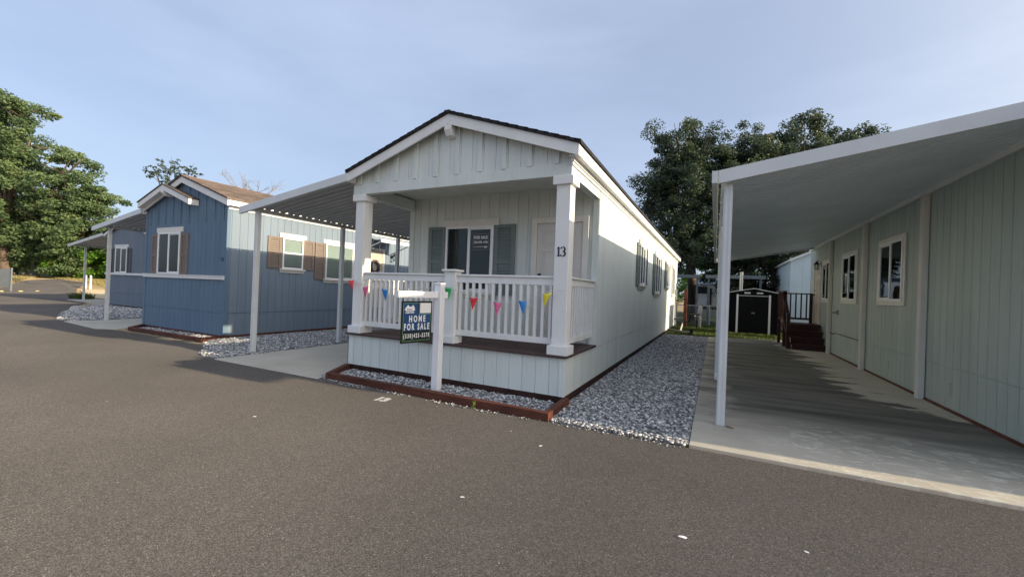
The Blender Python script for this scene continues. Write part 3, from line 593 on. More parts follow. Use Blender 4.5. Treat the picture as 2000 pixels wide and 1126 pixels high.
def body(root, xl, xr, y0, y1, z0, z1, gable, mats, seam=.64, front_gable=True, front_top=None, base=.05):
    """four siding walls of a home. mats: front, right, left. gable(x) gives the underside of the roof"""
    ff = F((xl, y0, 0), (1, 0, 0), (0, -1, 0)); fr_ = F((xr, y0, 0), (0, 1, 0), (1, 0, 0)); fl = F((xl, y0, 0), (0, 1, 0), (-1, 0, 0)); fb = F((xl, y1, 0), (1, 0, 0), (0, 1, 0))
    W_ = xr-xl; Ln = y1-y0
    MB().prism([(xl+.012, y0+.012, z0), (xr-.012, y0+.012, z0), (xr-.012, y0+.012, gable(xr-.02)), ((xl+xr)/2, y0+.012, gable((xl+xr)/2)), (xl+.012, y0+.012, gable(xl+.02))], (0, Ln-.024, 0)).build('wall_core', mats[0], root)
    for nm, fr, u1, m_, topf in (('front_wall', ff, W_, mats[0], lambda u: gable(xl+u)), ('side_wall', fr_, Ln, mats[1], lambda u: z1), ('side_wall', fl, Ln, mats[2], lambda u: z1), ('rear_wall', fb, W_, mats[0], lambda u: gable(xl+u))):
        mb = MB(); sub = F(fr.o-fr.n*.012, fr.u, fr.n)
        if seam and nm != 'rear_wall':
            siding(mb, sub, 0, u1, z0, seam-.018); s2 = F(sub.o, sub.u, sub.n)
            siding(mb, s2, 0, u1, seam, topf, n0=.004)
        else: siding(mb, sub, 0, u1, z0, topf)
        mb.build(nm, m_, root)
    for x, y, sx, sy in ((xl, y0, 1, 1), (xr, y0, -1, 1)):   # corner boards
        cb = MB(); cb.box(min(x-.0*sx, x+sx*.07), max(x, x+sx*.07), y0-.018, y0-.0005, z0, z1-.01)
        cb.box(*sorted((x-sx*.018, x-sx*.0005)), y0-.018, y0+.07, z0, z1-.01)
        cb.build('corner_board', mats[0], root)
    return ff, fr_, fl

# ================================================================ pale home with the porch (number 13)
XL, XR, YF, YB, YE, ZD = -5.78, -1.77, 5.25, 6.78, 22.3, .66
h13 = thing('mobile_home', (-3.78, YF, 0), 'pale grey green mobile home with covered front porch and white railing', 'mobile home', 'mobile homes along the road')
XC = -3.70; XEL, XER = -5.77, -1.63; ZE, ZP = 3.42, 4.12
def gz(x): return (ZE-.03)+(ZP-ZE)*(1-abs(x-XC)/(XER-XC))
def body_part(nm, mb, m_, **k): return mb.build(nm, m_, h13, **k)
frt = F((XL, YF, 0), (1, 0, 0), (0, -1, 0)); sid = F((XR, YF, 0), (0, 1, 0), (1, 0, 0)); lft = F((XL, YF, 0), (0, 1, 0), (-1, 0, 0)); bak = F((XL, YB, 0), (1, 0, 0), (0, -1, 0))
W13 = XR-XL
# skirting under the porch
MB().box(XL+.012, XR-.012, YF+.012, YB, .10, ZD-.045).build('porch_base', 'sage', h13)
mb = MB(); siding(mb, F((XL, YF+.012, 0), (1, 0, 0), (0, -1, 0)), 0, W13-.0, .10, ZD-.047, .203, start=.14); body_part('porch_skirting', mb, 'sage')
mb = MB(); siding(mb, F((XR-.012, YF, 0), (0, 1, 0), (1, 0, 0)), 0, YE-YF, .10, .60, .406, start=.40); body_part('side_skirting', mb, 'sage')
mb = MB(); siding(mb, F((XL+.012, YF, 0), (0, 1, 0), (-1, 0, 0)), 0, YE-YF, .10, .60, .406, start=.40); body_part('side_skirting', mb, 'sage')
mb = MB(); mb.box(XR-.010, XR+.004, YF-.004, YF+.05, .10, ZD-.047); mb.box(XR-.075, XR+.004, YF-.010, YF-.0045, .10, ZD-.047); body_part('corner_board', mb, 'sage')
mb = MB(); mb.box(XL+.01, XR-.005, YF+.003, YF+.04, .0, .098); mb.box(XR-.04, XR-.004, YF+.041, YE, .0, .098); mb.box(XL+.004, XL+.04, YF+.041, YE, .0, .098); body_part('base_timber', mb, 'skid')
# main body
MB().prism([(XL+.012, YB+.012, .10), (XR-.012, YB+.012, .10), (XR-.012, YB+.012, gz(XR-.02)), (XC, YB+.012, gz(XC)), (XL+.012, YB+.012, gz(XL+.02))], (0, YE-YB-.03, 0)).build('wall_core', 'sage', h13)
mb = MB(); siding(mb, F((XL, YB+.012, 0), (1, 0, 0), (0, -1, 0)), 0, W13, ZD, 3.36, .203, start=.06); body_part('front_wall', mb, 'sage')
mb = MB(); siding(mb, F((XR-.012, YB-.02, 0), (0, 1, 0), (1, 0, 0)), 0, YE-YB+.02, .605, 3.27, .203, start=.35, n0=.006); body_part('side_wall', mb, 'sage')
mb = MB(); siding(mb, F((XL+.012, YB-.02, 0), (0, 1, 0), (-1, 0, 0)), 0, YE-YB+.02, .605, 3.27, .203, start=.35, n0=.006); body_part('side_wall', mb, 'sage')
mb = MB(); siding(mb, F((XL, YE-.012, 0), (1, 0, 0), (0, 1, 0)), 0, W13, .1, lambda u: gz(XL+u)-.02, .406); body_part('rear_wall', mb, 'sage')
body_part('corner_board', MB().box(XR-.11, XR-.004, YB-.028, YB-.0005, ZD-.03, 3.06), 'sage', bevel=.003); body_part('corner_board', MB().box(XL+.004, XL+.11, YB-.028, YB-.0005, ZD-.03, 3.06), 'sage', bevel=.003)
# deck boards run front to back
mb = MB(); x = XL+.02
while x < XR-.02:
    mb.box(x, min(x+.137, XR+.02), YF-.028, YB-.03, ZD-.043, ZD-.016); x += .143
mb.box(XL-.028, XR+.028, YF-.05, YF-.029, ZD-.046, ZD-.012); mb.box(XR+.006, XR+.028, YF-.028, YB-.03, ZD-.046, ZD-.012)
body_part('deck', mb, 'deck', bevel=.003)
# ceiling, beams, gable
body_part('porch_ceiling', MB().box(XL+.1, XR-.1, YF+.1, YB, 3.30, 3.33), 'sage')
mb = MB(); mb.box(XL-.001, XR+.003, YF-.012, YF+.11, 3.065, 3.235); body_part('porch_beam', mb, 'sage', bevel=.004)
body_part('porch_beam', MB().box(XR-.12, XR+.002, YF+.111, YB-.03, 3.065, 3.27), 'sage', bevel=.004); body_part('porch_beam', MB().box(XL+.0, XL+.12, YF+.111, YB-.03, 3.065, 3.27), 'sage', bevel=.004)
MB().prism([(XL+.03, YF+.012, 3.236), (XR-.02, YF+.012, 3.236), (XR-.02, YF+.012, gz(XR)), (XC, YF+.012, gz(XC)), (XL+.03, YF+.012, gz(XL))], (0, .08, 0)).build('gable_core', 'sage', h13)
gw = MB(); gf = F((XL, YF+.012, 0), (1, 0, 0), (0, -1, 0)); siding(gw, gf, .02, W13-.02, 3.236, lambda u: min(gz(XL+u), gz(XC)-.0), .203, start=.20); body_part('gable_wall', gw, 'sage')
for i in range(10):
    u = .10+i*.406; bt = MB()
    if 3.26 < gz(XL+u)-.1: bt.hexa([gf.p(u, 3.2365, .0125), gf.p(u+.075, 3.2365, .0125), gf.p(u+.075, 3.2365, .034), gf.p(u, 3.2365, .034), gf.p(u, gz(XL+u)-.03, .0125), gf.p(u+.075, gz(XL+u+.075)-.03, .0125), gf.p(u+.075, gz(XL+u+.075)-.03, .034), gf.p(u, gz(XL+u)-.03, .034)]); body_part('batten', bt, 'sage')
rf = roof(h13, XEL, XER, 5.08, YE+.1, ZE, ZP, 'shingledark', fas=.155, fh=.15, wallx=(XL, XR))
bk = MB(); bk.prism([(-3.76, YF, 3.79), (-3.76, YF, 3.955), (-3.76, 5.075, 3.955), (-3.76, 5.075, 3.88), (-3.76, 5.12, 3.80)], (.12, 0, 0)); bk.build('bracket', 'white', h13, bevel=.006)
# porch lights in the ceiling
for x, y in ((-2.68, 6.0), (-4.72, 6.0)):
    MB().lathe((x, y, 3.30), [(.0, -.002), (.075, -.003), (.095, -.012), (.10, -.012), (.10, 0)], 24).build('downlight', 'lens', h13, smooth=False)
# columns
def column(x0, x1, y0, y1, num=False):
    c = MB().box(x0, x1, y0, y1, ZD+.11, 2.955).build('porch_column', 'white', h13, bevel=.006)
    MB().box(x0-.045, x1+.045, y0-.045, y1+.045, ZD-.010, ZD+.115).build('column_base', 'white', c, bevel=.006)
    MB().box(x0-.045, x1+.045, y0-.04, y1+.045, 2.95, 3.064).build('column_cap', 'white', c, bevel=.006)
    return c
column(-5.73, -5.53, 5.26, 5.46); cR = column(-1.98, -1.78, 5.26, 5.46)
cf = F((-1.98, 5.26, 0), (1, 0, 0), (0, -1, 0)); nm = MB()   # serif house number 13
def serif13(mb, fr, u, z, h, n, th=.006):
    w_ = h*.42; s = h*.15
    fr.box(mb, u-w_*.5-s*.55, u-w_*.5+s*.55, z-h/2, z+h/2, n, n+th); fr.box(mb, u-w_*.5-s*1.3, u-w_*.5+s*1.3, z-h/2-.0005, z-h/2+h*.06, n, n+th+.001)
    mb.hexa([fr.p(u-w_*.5-s*1.25, z+h*.32, n), fr.p(u-w_*.5-s*.5, z+h*.36, n), fr.p(u-w_*.5-s*.5, z+h*.36, n+th), fr.p(u-w_*.5-s*1.25, z+h*.32, n+th), fr.p(u-w_*.5-s*1.25, z+h*.38, n), fr.p(u-w_*.5-s*.5, z+h*.5, n), fr.p(u-w_*.5-s*.5, z+h*.5, n+th), fr.p(u-w_*.5-s*1.25, z+h*.38, n+th)])
    pts = []; R = h*.255
    for a in range(150, -91, -12): t = math.radians(a); pts.append((u+w_*.62+R*.9*math.cos(t), z+h*.25+R*.97*math.sin(t)-.0))
    for a in range(90, -151, -12): t = math.radians(a); pts.append((u+w_*.62+R*1.05*math.cos(t), z-h*.245+R*1.0*math.sin(t)))
    for a, b in zip(pts[:-1], pts[1:]):
        q = Vector((b[0]-a[0], b[1]-a[1]))
        if q.length < 1e-6: continue
        mx_ = ((a[0]+b[0])/2-(u+w_*.62))/R; tk = h*(.030+.055*max(0, mx_)); d = Vector((-q.y, q.x)).normalized()*tk; e = q.normalized()*h*.012
        P_ = [(a[0]-d.x-e.x, a[1]-d.y-e.y), (b[0]-d.x+e.x, b[1]-d.y+e.y), (b[0]+d.x+e.x, b[1]+d.y+e.y), (a[0]+d.x-e.x, a[1]+d.y-e.y)]
        mb.hexa([fr.p(p[0], p[1], n) for p in P_]+[fr.p(p[0], p[1], n+th) for p in P_])
    for a in (pts[0], pts[-1]): c = fr.p(a[0], a[1], n); mb.tube([c, c+fr.n*th*1.1], h*.075, 10)
serif13(nm, cf, .088, 2.045, .125, .0005); nm.build('house_number', 'navy', cR)
# railings
def railing(fr, u0, u1, n, post=None):
    t = MB(); fr.box(t, u0, u1, 1.585, 1.685, -.058, -.020); fr.box(t, u0, u1, 1.686, 1.715, -.085, .008)
    r = t.build('porch_railing', 'white', h13, bevel=.004)
    b = MB(); fr.box(b, u0, u1, .775, .86, -.058, -.020); b.build('bottom_rail', 'white', r, bevel=.004)
    for i in range(n):
        u = u0+(u1-u0)*(i+.5)/n; fr.box(MB(), u-.019, u+.019, .861, 1.584, -.058, -.022).build('baluster', 'white', r)
    return r
frr = F((0, 5.30, 0), (1, 0, 0), (0, -1, 0)); railing(frr, -5.53, -3.775, 16); railing(frr, -3.575, -1.98, 14)
railing(F((-1.795, 0, 0), (0, 1, 0), (1, 0, 0)), 5.46, YB-.03, 11); railing(F((-5.72, 0, 0), (0, 1, 0), (-1, 0, 0)), 5.46, YB-.03, 11)
np_ = MB().box(-3.775, -3.575, 5.255, 5.425, ZD+.10, 1.745).build('newel_post', 'white', h13, bevel=.004)
MB().box(-3.81, -3.54, 5.215, 5.455, 1.746, 1.785).build('post_cap', 'white', np_, bevel=.015); MB().box(-3.81, -3.54, 5.22, 5.455, ZD-.010, ZD+.10).build('post_base', 'white', np_, bevel=.006)
# porch wall: window, shutters, door
bw = F((0, YB, 0), (1, 0, 0), (0, -1, 0))
wp = window(h13, bw, -4.84, -3.76, 1.43, 2.70, blind='blind', head=.135, sill=.06)
shutter(h13, bw, -5.27, -4.85, 1.40, 2.71, 'shutgreen'); shutter(h13, bw, -3.75, -3.31, 1.40, 2.71, 'shutgreen')
door(h13, bw, -2.88, -2.04, ZD, 2.70, 'door')
bx = MB(); bw.box(bx, -4.62, -4.50, 1.12, 1.26, .012, .05); bw.box(bx, -4.60, -4.52, 1.14, 1.24, .0505, .062); bx.build('outlet_cover', 'galv', h13, bevel=.004)
# side wall windows (u = y)
sw = F((XR+.006, 0, 0), (0, 1, 0), (1, 0, 0))
for (a, b, c, d, z0, z1) in ((10.35, 10.75, 11.62, 12.02, 1.76, 2.78), (13.30, 13.72, 14.95, 15.38, 1.58, 2.79), (16.55, 16.95, 18.05, 18.45, 1.84, 2.79)):
    window(h13, sw, b+.01, c-.01, z0, z1, blind='blind', head=.13, sill=.06); shutter(h13, sw, a, b, z0-.02, z1+.01, 'shutgreen'); shutter(h13, sw, c, d, z0-.02, z1+.01, 'shutgreen')
window(h13, sw, 19.4, 20.7, 1.55, 2.80, blind='blind', head=.13, sill=.06)
mb = MB(); sw.box(mb, 21.35, 21.55, 1.35, 1.85, .013, .10); mb.tube([sw.p(21.45, .1, .05), sw.p(21.45, 1.35, .05)], .02, 8); body_part('meter_box', mb, 'galv')
for x, y in ((-3.2, 10), (-4.6, 15), (-2.7, 18)): vent_pipe(h13, x, y, ZP-(abs(x-XC))*(ZP-ZE)/(XER-XC)+.03)

# window sign hanging inside
wsn = F((0, YB, 0), (1, 0, 0), (0, -1, 0)); ws = MB(); wsn.box(ws, -4.215, -3.855, 2.24, 2.55, .0410, .0425)
wsg = ws.build('window_sign', 'signblack'); tag(wsg, 'small black FOR SALE sign stuck in the porch window', 'sign')
b = MB(); put_text(b, wsn, 'FOR SALE', .080, -4.035, 2.475, .0435, .002, width=.30); put_text(b, wsn, '530-395-1150', .062, -4.035, 2.385, .0435, .0012, width=.30)
put_text(b, wsn, 'CALL FOR APPOINTMENT', .026, -4.07, 2.30, .0435, 0, width=.22)
for q in ((-3.93, 2.295, .018), (-3.895, 2.300, .014)): wsn.box(b, q[0]-q[2], q[0]+q[2]*.5, q[1]-q[2], q[1]+q[2], .0435, .0445)
b.build('lettering', 'ink', wsg, recalc=False)
b = MB()
for q in ((-4.207, -3.863, 2.246, 2.249), (-4.207, -3.863, 2.541, 2.544), (-4.207, -4.204, 2.2495, 2.5405), (-3.866, -3.863, 2.2495, 2.5405)): wsn.box(b, *q, .0428, .0434)
b.build('border_line', 'galv', wsg)

# timber edging
def edging(name, label, pts, h=.10, w_=.085, m_='redwood'):
    mb = MB()
    for i, (a, b) in enumerate(zip(pts[:-1], pts[1:])):
        A_, B_ = Vector((*a, h/2)), Vector((*b, h/2)); d = (B_-A_).normalized()
        L_ = (B_-A_).length; k = max(1, round(L_/2.4)); s_ = A_+d*(w_*.52 if i else -w_*.5)
        e_ = B_+d*(w_*.5)
        for j in range(k): mb.bar(s_.lerp(e_, j/k)+d*.002, s_.lerp(e_, (j+1)/k)-d*.002, w_, h-.004*((i+j) % 2))
    return tag(mb.build(name, m_, bevel=.006), label, 'edging', 'timber edging of the gravel beds')
edging('timber_edging', 'red brown timber edging round the gravel under the porch', [(-5.74, 5.20), (-5.40, 4.555), (-1.715, 4.50), (-1.73, 5.22)])
edging('timber_edging', 'red brown timber edging in front of the blue home', [(-15.0, 6.02), (-14.35, 5.50), (-10.83, 5.50), (-11.0, 6.06)], .09)

# ================================================================ blue home (number 12)
h12 = thing('mobile_home', (-13.08, 6.08, 0), 'bright blue mobile home with false front gable and taupe shutters', 'mobile home', 'mobile homes along the road')
xl, xr, y0, y1 = -15.11, -11.06, 6.08, 20.6
g12 = lambda x: 3.44+.76*(1-abs(x+13.085)/2.185)
f12, s12, _ = body(h12, xl, xr, y0, y1, .07, 3.36, g12, ('blue', 'blueside', 'blue'))
roof(h12, -15.27, -10.90, 5.97, y1+.1, 3.49, 4.24, 'shinglebrown', fas=.17, fh=.15, wallx=(xl, xr))
dec_gable(h12, -15.06, -12.37, -13.72, 5.82, 6.065, 3.60, 3.56, 4.03)
mb = MB(); mb.box(xl-.02, xr-.0, y0-.045, y0-.019, 1.475, 1.55); mb.box(xl-.03, xr+.0, y0-.06, y0-.019, 1.5505, 1.575); mb.build('belt_trim', 'white', h12, bevel=.003)
mb = MB(); mb.box(xl+.02, xr-.01, y0-.0, y0+.05, 0, .069); mb.box(xr-.05, xr+.012, y0+.051, y1, 0, .066); mb.build('base_timber', 'redwood', h12)
for i in range(10):
    u = .2+i*.406
    if u < xr-xl-.1: bt = MB(); f12.box(bt, u, u+.05, 2.98, g12(xl+u)-.03, .0, .02); bt.build('batten', 'blue', h12)
ffw = F((0, y0-.004, 0), (1, 0, 0), (0, -1, 0)); window(h12, ffw, -14.34, -13.18, 1.58, 2.74, blind='paleblind', head=.14, n0=.004)
shutter(h12, ffw, -14.72, -14.36, 1.58, 2.70, 'shuttaupe', .004); shutter(h12, ffw, -13.16, -12.80, 1.58, 2.70, 'shuttaupe', .004)
mb = MB(); put_text(mb, ffw, '12', .13, -11.2, 1.99, .006, .004); mb.build('house_number', 'navy', h12, recalc=False)
ssw = F((xr+.004, 0, 0), (0, 1, 0), (1, 0, 0))
window(h12, ssw, 7.55, 8.20, 1.86, 2.74, hung=True, blind='paleblind', head=.12, sill=.07, n0=.004); shutter(h12, ssw, 7.12, 7.53, 1.86, 2.74, 'shuttaupe', .004); shutter(h12, ssw, 8.22, 8.58, 1.86, 2.74, 'shuttaupe', .004)
window(h12, ssw, 8.99, 10.12, 1.62, 2.74, blind='paleblind', head=.12, sill=.07, n0=.004); shutter(h12, ssw, 8.61, 8.97, 1.60, 2.72, 'shuttaupe', .004)
door(h12, ssw, 10.62, 11.45, .66, 2.72, 'doorshade', n0=.004, knob_left=False)
# little door canopy with struts
cp = MB(); prof = []
for i in range(9):
    yy = 10.35+i*.165; a = .030 if i % 2 else 0; cp.hexa([(xr+.01, yy, 3.12+a), (xr+1.0, yy, 2.98+a), (xr+1.0, yy+.16, 2.98+a), (xr+.01, yy+.16, 3.12+a), (xr+.01, yy, 3.13+a), (xr+1.0, yy, 2.99+a), (xr+1.0, yy+.16, 2.99+a), (xr+.01, yy+.16, 3.13+a)])
cn = cp.build('door_canopy', 'under', h12)
mb = MB(); mb.box(xr+1.001, xr+1.03, 10.33, 11.85, 2.93, 3.05); mb.build('gutter', 'metal', cn)
for yy in (10.38, 11.80): MB().bar((xr+.02, yy, 2.62), (xr+.95, yy, 2.95), .03, .03).build('strut', 'metal', cn)
def lantern(nm, label, fr, u, z, cat='lamp'):
    t = thing(nm, tuple(fr.p(u, z, 0)), label, cat, 'lantern lamps beside the side doors')
    c = fr.p(u, z, .14)
    b = MB(); b.tube([fr.p(u, z+.02, .0), fr.p(u, z+.02, .02)], .05, 12); b.tube([fr.p(u, z+.02, .02), fr.p(u, z+.13, .06), fr.p(u, z+.17, .11), fr.p(u, z+.13, .14)], .009, 8); b.build('bracket_arm', 'black', t)
    b = MB(); b.lathe(c, [(.010, .16), (.025, .13), (.085, .06), (.09, .045), (.07, .04)], 6); b.build('cap', 'black', t)
    MB().lathe(c, [(.052, -.11), (.066, .04)], 6).build('lamp_glass', 'glass', t)
    b = MB(); b.lathe(c, [(.06, -.13), (.062, -.11), (.03, -.105)], 6)
    for k in range(6): a = k*math.pi/3; b.tube([c+Vector((.054*math.cos(a), .054*math.sin(a), -.11)), c+Vector((.068*math.cos(a), .068*math.sin(a), .04))], .005, 5)
    b.build('cage', 'black', t)
    return t
lantern('wall_lantern', 'black lantern beside the wreathed door of the blue home', F((xr+.018, 0, 0), (0, 1, 0), (1, 0, 0)), 11.95, 2.55)
# wreath hanging on that door
wr = thing('wreath', (xr+.06, 11.04, 2.12), 'grey lilac leafy wreath hanging on the side door of the blue home', 'wreath')
cl = [(xr+.07, 11.04+.20*math.cos(a), 2.14+.20*math.sin(a), .075, .5+.3*math.sin(a*3)) for a in [i*.314 for i in range(20)]]
leaf_cloud('leaves', 'wreath', wr, cl, 26, .06, flat=1.0)
MB().tube([(xr+.05, 11.04+.19*math.cos(a*.5236), 2.14+.19*math.sin(a*.5236)) for a in range(13)], .012, 6).build('ring', 'bark', wr)
for x, y, h in ((-12.6, 9.2, .16), (-12.3, 12.6, .42), (-14.6, 12.0, 1.6)): vent_pipe(h12, x, y, 4.24-abs(x+13.085)*.345+.03, h)
mb = MB(); mb.hexa([(-12.35, 11.6, 4.06), (-11.95, 11.6, 3.92), (-11.95, 12.1, 3.92), (-12.35, 12.1, 4.06), (-12.35, 11.6, 4.16), (-11.95, 11.6, 4.02), (-11.95, 12.1, 4.02), (-12.35, 12.1, 4.16)]); mb.build('roof_vent', 'black', h12)

# ================================================================ slate grey home beyond
h11 = thing('mobile_home', (-24.95, 9.3, 0), 'slate grey mobile home set back beyond the blue one', 'mobile home', 'mobile homes along the road')
g11 = lambda x: 3.44+.7*(1-abs(x+24.95)/2.1)
body(h11, -26.9, -23.0, 9.3, 22, .07, 3.36, g11, ('slate', 'slate', 'slate'))
roof(h11, -27.05, -22.85, 9.18, 22.1, 3.49, 4.20, 'shingledark', wallx=(-26.9, -23.0))
f11 = F((0, 9.296, 0), (1, 0, 0), (0, -1, 0)); window(h11, f11, -25.95, -24.80, 1.60, 2.80, blind=None, head=.14, n0=.004)
shutter(h11, f11, -26.4, -25.97, 1.58, 2.76, 'shutdark', .004); shutter(h11, f11, -24.78, -24.4, 1.58, 2.76, 'shutdark', .004)
mb = MB(); mb.box(-26.93, -22.98, 9.24, 9.281, 1.50, 1.60); mb.build('belt_trim', 'white', h11)
mb = MB(); mb.box(-26.95, -26.915, 9.35, 9.5, 0, 3.3); mb.build('drain_pipe', 'redwood', h11)
mb = MB(); mb.box(-26.88, -23.02, 9.30, 9.34, 0, .069); mb.build('base_timber', 'skid', h11)

# ================================================================ right home (beyond the right carport)
h14 = thing('mobile_home', (5.05, 4.9, 0), 'weathered sage mobile home with three cream framed windows under the right carport', 'mobile home', 'mobile homes along the road')
xl, xr, y0, y1 = 3.05, 7.05, 5.07, 18.0
g14 = lambda x: 3.36+.32*(1-abs(x-5.05)/2.1)
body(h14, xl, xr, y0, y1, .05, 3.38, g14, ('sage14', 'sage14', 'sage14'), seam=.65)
roof(h14, 2.99, 7.15, 4.95, y1+.1, 3.42, 3.74, 'shingledark', fas=.12, fh=.12, wallx=(xl, xr), crown=False)
dec_gable(h14, 3.08, 4.92, 4.0, 4.38, 5.06, 3.34, 3.34, 3.60, 'shingledark')  # unseen gable, assumed and shaped to drop its shadow on the road
f14 = F((0, y0-.004, 0), (1, 0, 0), (0, -1, 0)); window(h14, f14, 3.8, 5.0, 1.58, 2.70, blind='paleblind', n0=.004)
w14 = F((xl-.004, 0, 0), (0, 1, 0), (-1, 0, 0))
for a, b in ((9.78, 10.98), (12.55, 13.75), (15.06, 16.05)): window(h14, w14, a, b, 1.57, 2.72, blind=None, ring=.085, n0=.004)
door(h14, w14, 16.35, 17.2, .76, 2.74, 'doorshade', trimw=.08, n0=.004, knob_left=False)
mb = MB(); mb.box(xl-.02, xl+.02, y0+.02, y1, 0, .049); mb.build('base_timber', 'redwood', h14)
mb = MB(); w14.box(mb, 14.08, 14.20, 1.18, 1.30, .005, .06); mb.tube([w14.p(14.14, 1.24, .06), w14.p(14.14, 1.22, .12)], .02, 8); mb.build('outlet_cover', 'galv', h14)
for a in (8.05, 10.4): mb = MB(); w14.box(mb, a, a+.36, .22, .42, -.007, .006); [w14.box(mb, a+.02, a+.34, .245+k*.028, .255+k*.028, .0065, .010) for k in range(6)]; mb.build('skirt_vent', 'sage14', h14)
MB().tube([w14.p(14.8-.45*i/12, .64-.02*math.sin(i*.9)-(.10*math.sin(math.pi*i/12) if i < 12 else 0)*.3, .03) for i in range(13)]+[w14.p(12.0, .64, .03), w14.p(11.93, .70, .03), w14.p(11.92, .92, .03)], .008, 6).build('cable', 'rubber', h14)
lantern('wall_lantern', 'black lantern on the right home beside its side door above the stairs', F((xl-.018, 0, 0), (0, 1, 0), (-1, 0, 0)), 16.2, 2.66)

# ================================================================ carports
carport('carport', 'white carport with ribbed underside attached to the right home', .02, 3.045, 5.30, 17.3, 2.90, 3.39, (5.456, 8.62, 12.2, 15.8), um='under14', period=.30, ridges=((.05, .035, .022), (.20, .035, .022)), gutter=True, wallposts=(8.9, 11.85, 14.9), px=.098)
carport('carport', 'grey ribbed carport between the blue home and the pale porch home', -8.82, -5.77, 5.07, 17.5, 2.93, 3.35, (5.236, 7.38, 9.39, 11.5, 13.6), cut=.335, px=-8.465)
carport('carport', 'grey ribbed carport on the left side of the blue home', -18.3, -15.12, 5.92, 17.5, 2.98, 3.40, (6.15, 8.4, 10.6), cut=.62, px=-17.66)
carport('carport', 'farthest grey ribbed carport left of the slate grey home', -31.3, -26.95, 9.2, 20.5, 2.98, 3.52, (9.8, 12.6, 15.5), cut=.33, px=-30.95)
mb = MB().box(.03, .10, 8.44, 8.52, .10, 2.74).box(.022, .108, 8.432, 8.528, 1.6, 1.63).hexa([(.03, 8.34, .02), (.10, 8.34, .02), (.10, 8.44, .11), (.03, 8.44, .11), (.03, 8.34, .08), (.10, 8.34, .08), (.10, 8.52, .18), (.03, 8.52, .18)]); o = mb.build('downspout', 'metal'); tag(o, 'white downspout behind the front post of the right carport', 'downspout')

# ================================================================ yard sign
ys = thing('yard_sign', (-3.57, 4.87, 0), 'white post sign reading HOME FOR SALE in front of the porch', 'sign')
MB().box(-3.625, -3.515, 4.815, 4.925, .0, 1.535).build('post', 'vinyl', ys, bevel=.006)
MB().box(-3.631, -3.509, 4.809, 4.931, 1.536, 1.565).build('post_cap', 'vinyl', ys, bevel=.010)
MB().box(-3.629, -3.511, 4.811, 4.929, .60, .606).build('joint_band', 'vinyl', ys)
d = Vector((-.2, -.98, 0)).normalized(); nrm = Vector((.98, -.2, 0)).normalized(); a0 = Vector((-3.57, 4.87, 0))
sf = F(a0, d, nrm); mb = MB(); sf.box(mb, .056, .74, 1.345, 1.435, -.035, .035); mb.build('arm', 'vinyl', ys, bevel=.004)
mb = MB(); sf.box(mb, -.13, -.0565, 1.345, 1.435, -.035, .035); mb.build('arm', 'vinyl', ys, bevel=.004)
mb = MB()
for u in (.24, .56): mb.tube([sf.p(u, 1.30, .0), sf.p(u, 1.345, 0)], .004, 6); mb.tube([sf.p(u, 1.435, 0), sf.p(u, 1.465, 0), sf.p(u, 1.472, 0)], [.008, .013, .006], 8)
mb.build('hook', 'galv', ys)
# panel: lettering side faces the camera side; v runs so that text reads left to right
pf = F(sf.p(.66, 0, 0), -d, nrm); PW, P0, P1 = .52, .735, 1.30
mb = MB(); pf.box(mb, 0, PW, P0, P1, -.006, .006); pn = mb.build('sign_panel', 'signblack', ys)
mb = MB(); pf.box(mb, .03, .27, .9, 1.272, .0062, .0066); pf.box(mb, .2705, PW-.03, .9, 1.135, .0062, .0066); mb.build('blue_field', 'signblue', pn)
mb = MB(); e = .0035
for q in ((.026, .026+e, P0+.026, 1.275), (.0265+e, .29, 1.275-e, 1.275), (.29, .29+e, 1.118, 1.275), (.2905+e, PW-.026, 1.118, 1.118+e), (PW-.026-e, PW-.026, P0+.026, 1.1175), (.0265+e, PW-.0265-e, P0+.026, P0+.026+e)): pf.box(mb, *q, .0068, .0074)
mb.build('border_line', 'signgreen', pn)
mb = MB(); pf.box(mb, .305, PW-.02, 1.135, 1.275, .0062, .0072); mb.build('blank_square', 'ink', pn)
mb = MB(); put_text(mb, pf, 'H O M E', .118, .265, 1.055, .0072, .0042, width=.28); put_text(mb, pf, 'F O R   S A L E', .118, .262, .948, .0072, .0042, width=.43); put_text(mb, pf, '( 5 3 0 ) 4 2 5 - 5 2 7 5', .080, .262, .828, .0072, .0026, width=.44)
put_text(mb, pf, 'CASA PARK', .032, .135, 1.145, .0072, .0012, width=.15); mb.build('lettering', 'ink', pn, recalc=False)
mb = MB()   # white house-and-trees emblem
for k, (u, zb, w_, h) in enumerate(((.075, 1.175, .035, .05), (.195, 1.175, .03, .062), (.10, 1.215, .03, .035), (.18, 1.2, .03, .05))):
    q = .0070+.00008*k
    for j in range(2): mb.prism([pf.p(u-w_*(1-j*.3)/1, zb+h*.4*j, q), pf.p(u+w_*(1-j*.3)/1, zb+h*.4*j, q), pf.p(u, zb+h*(.65+.4*j), q)], nrm*(.0005+.0001*j))
pf.box(mb, .07, .20, 1.165, 1.20, .0074, .0080); mb.prism([pf.p(.06, 1.20, .0074), pf.p(.21, 1.20, .0074), pf.p(.17, 1.225, .0074), pf.p(.10, 1.225, .0074)], nrm*.0006); mb.build('emblem', 'ink', pn)
mb = MB()
for u in (.088, .108, .128, .155): pf.box(mb, u, u+.012, 1.178, 1.196, .0081, .0084)
mb.build('emblem_windows', 'signblue', pn)

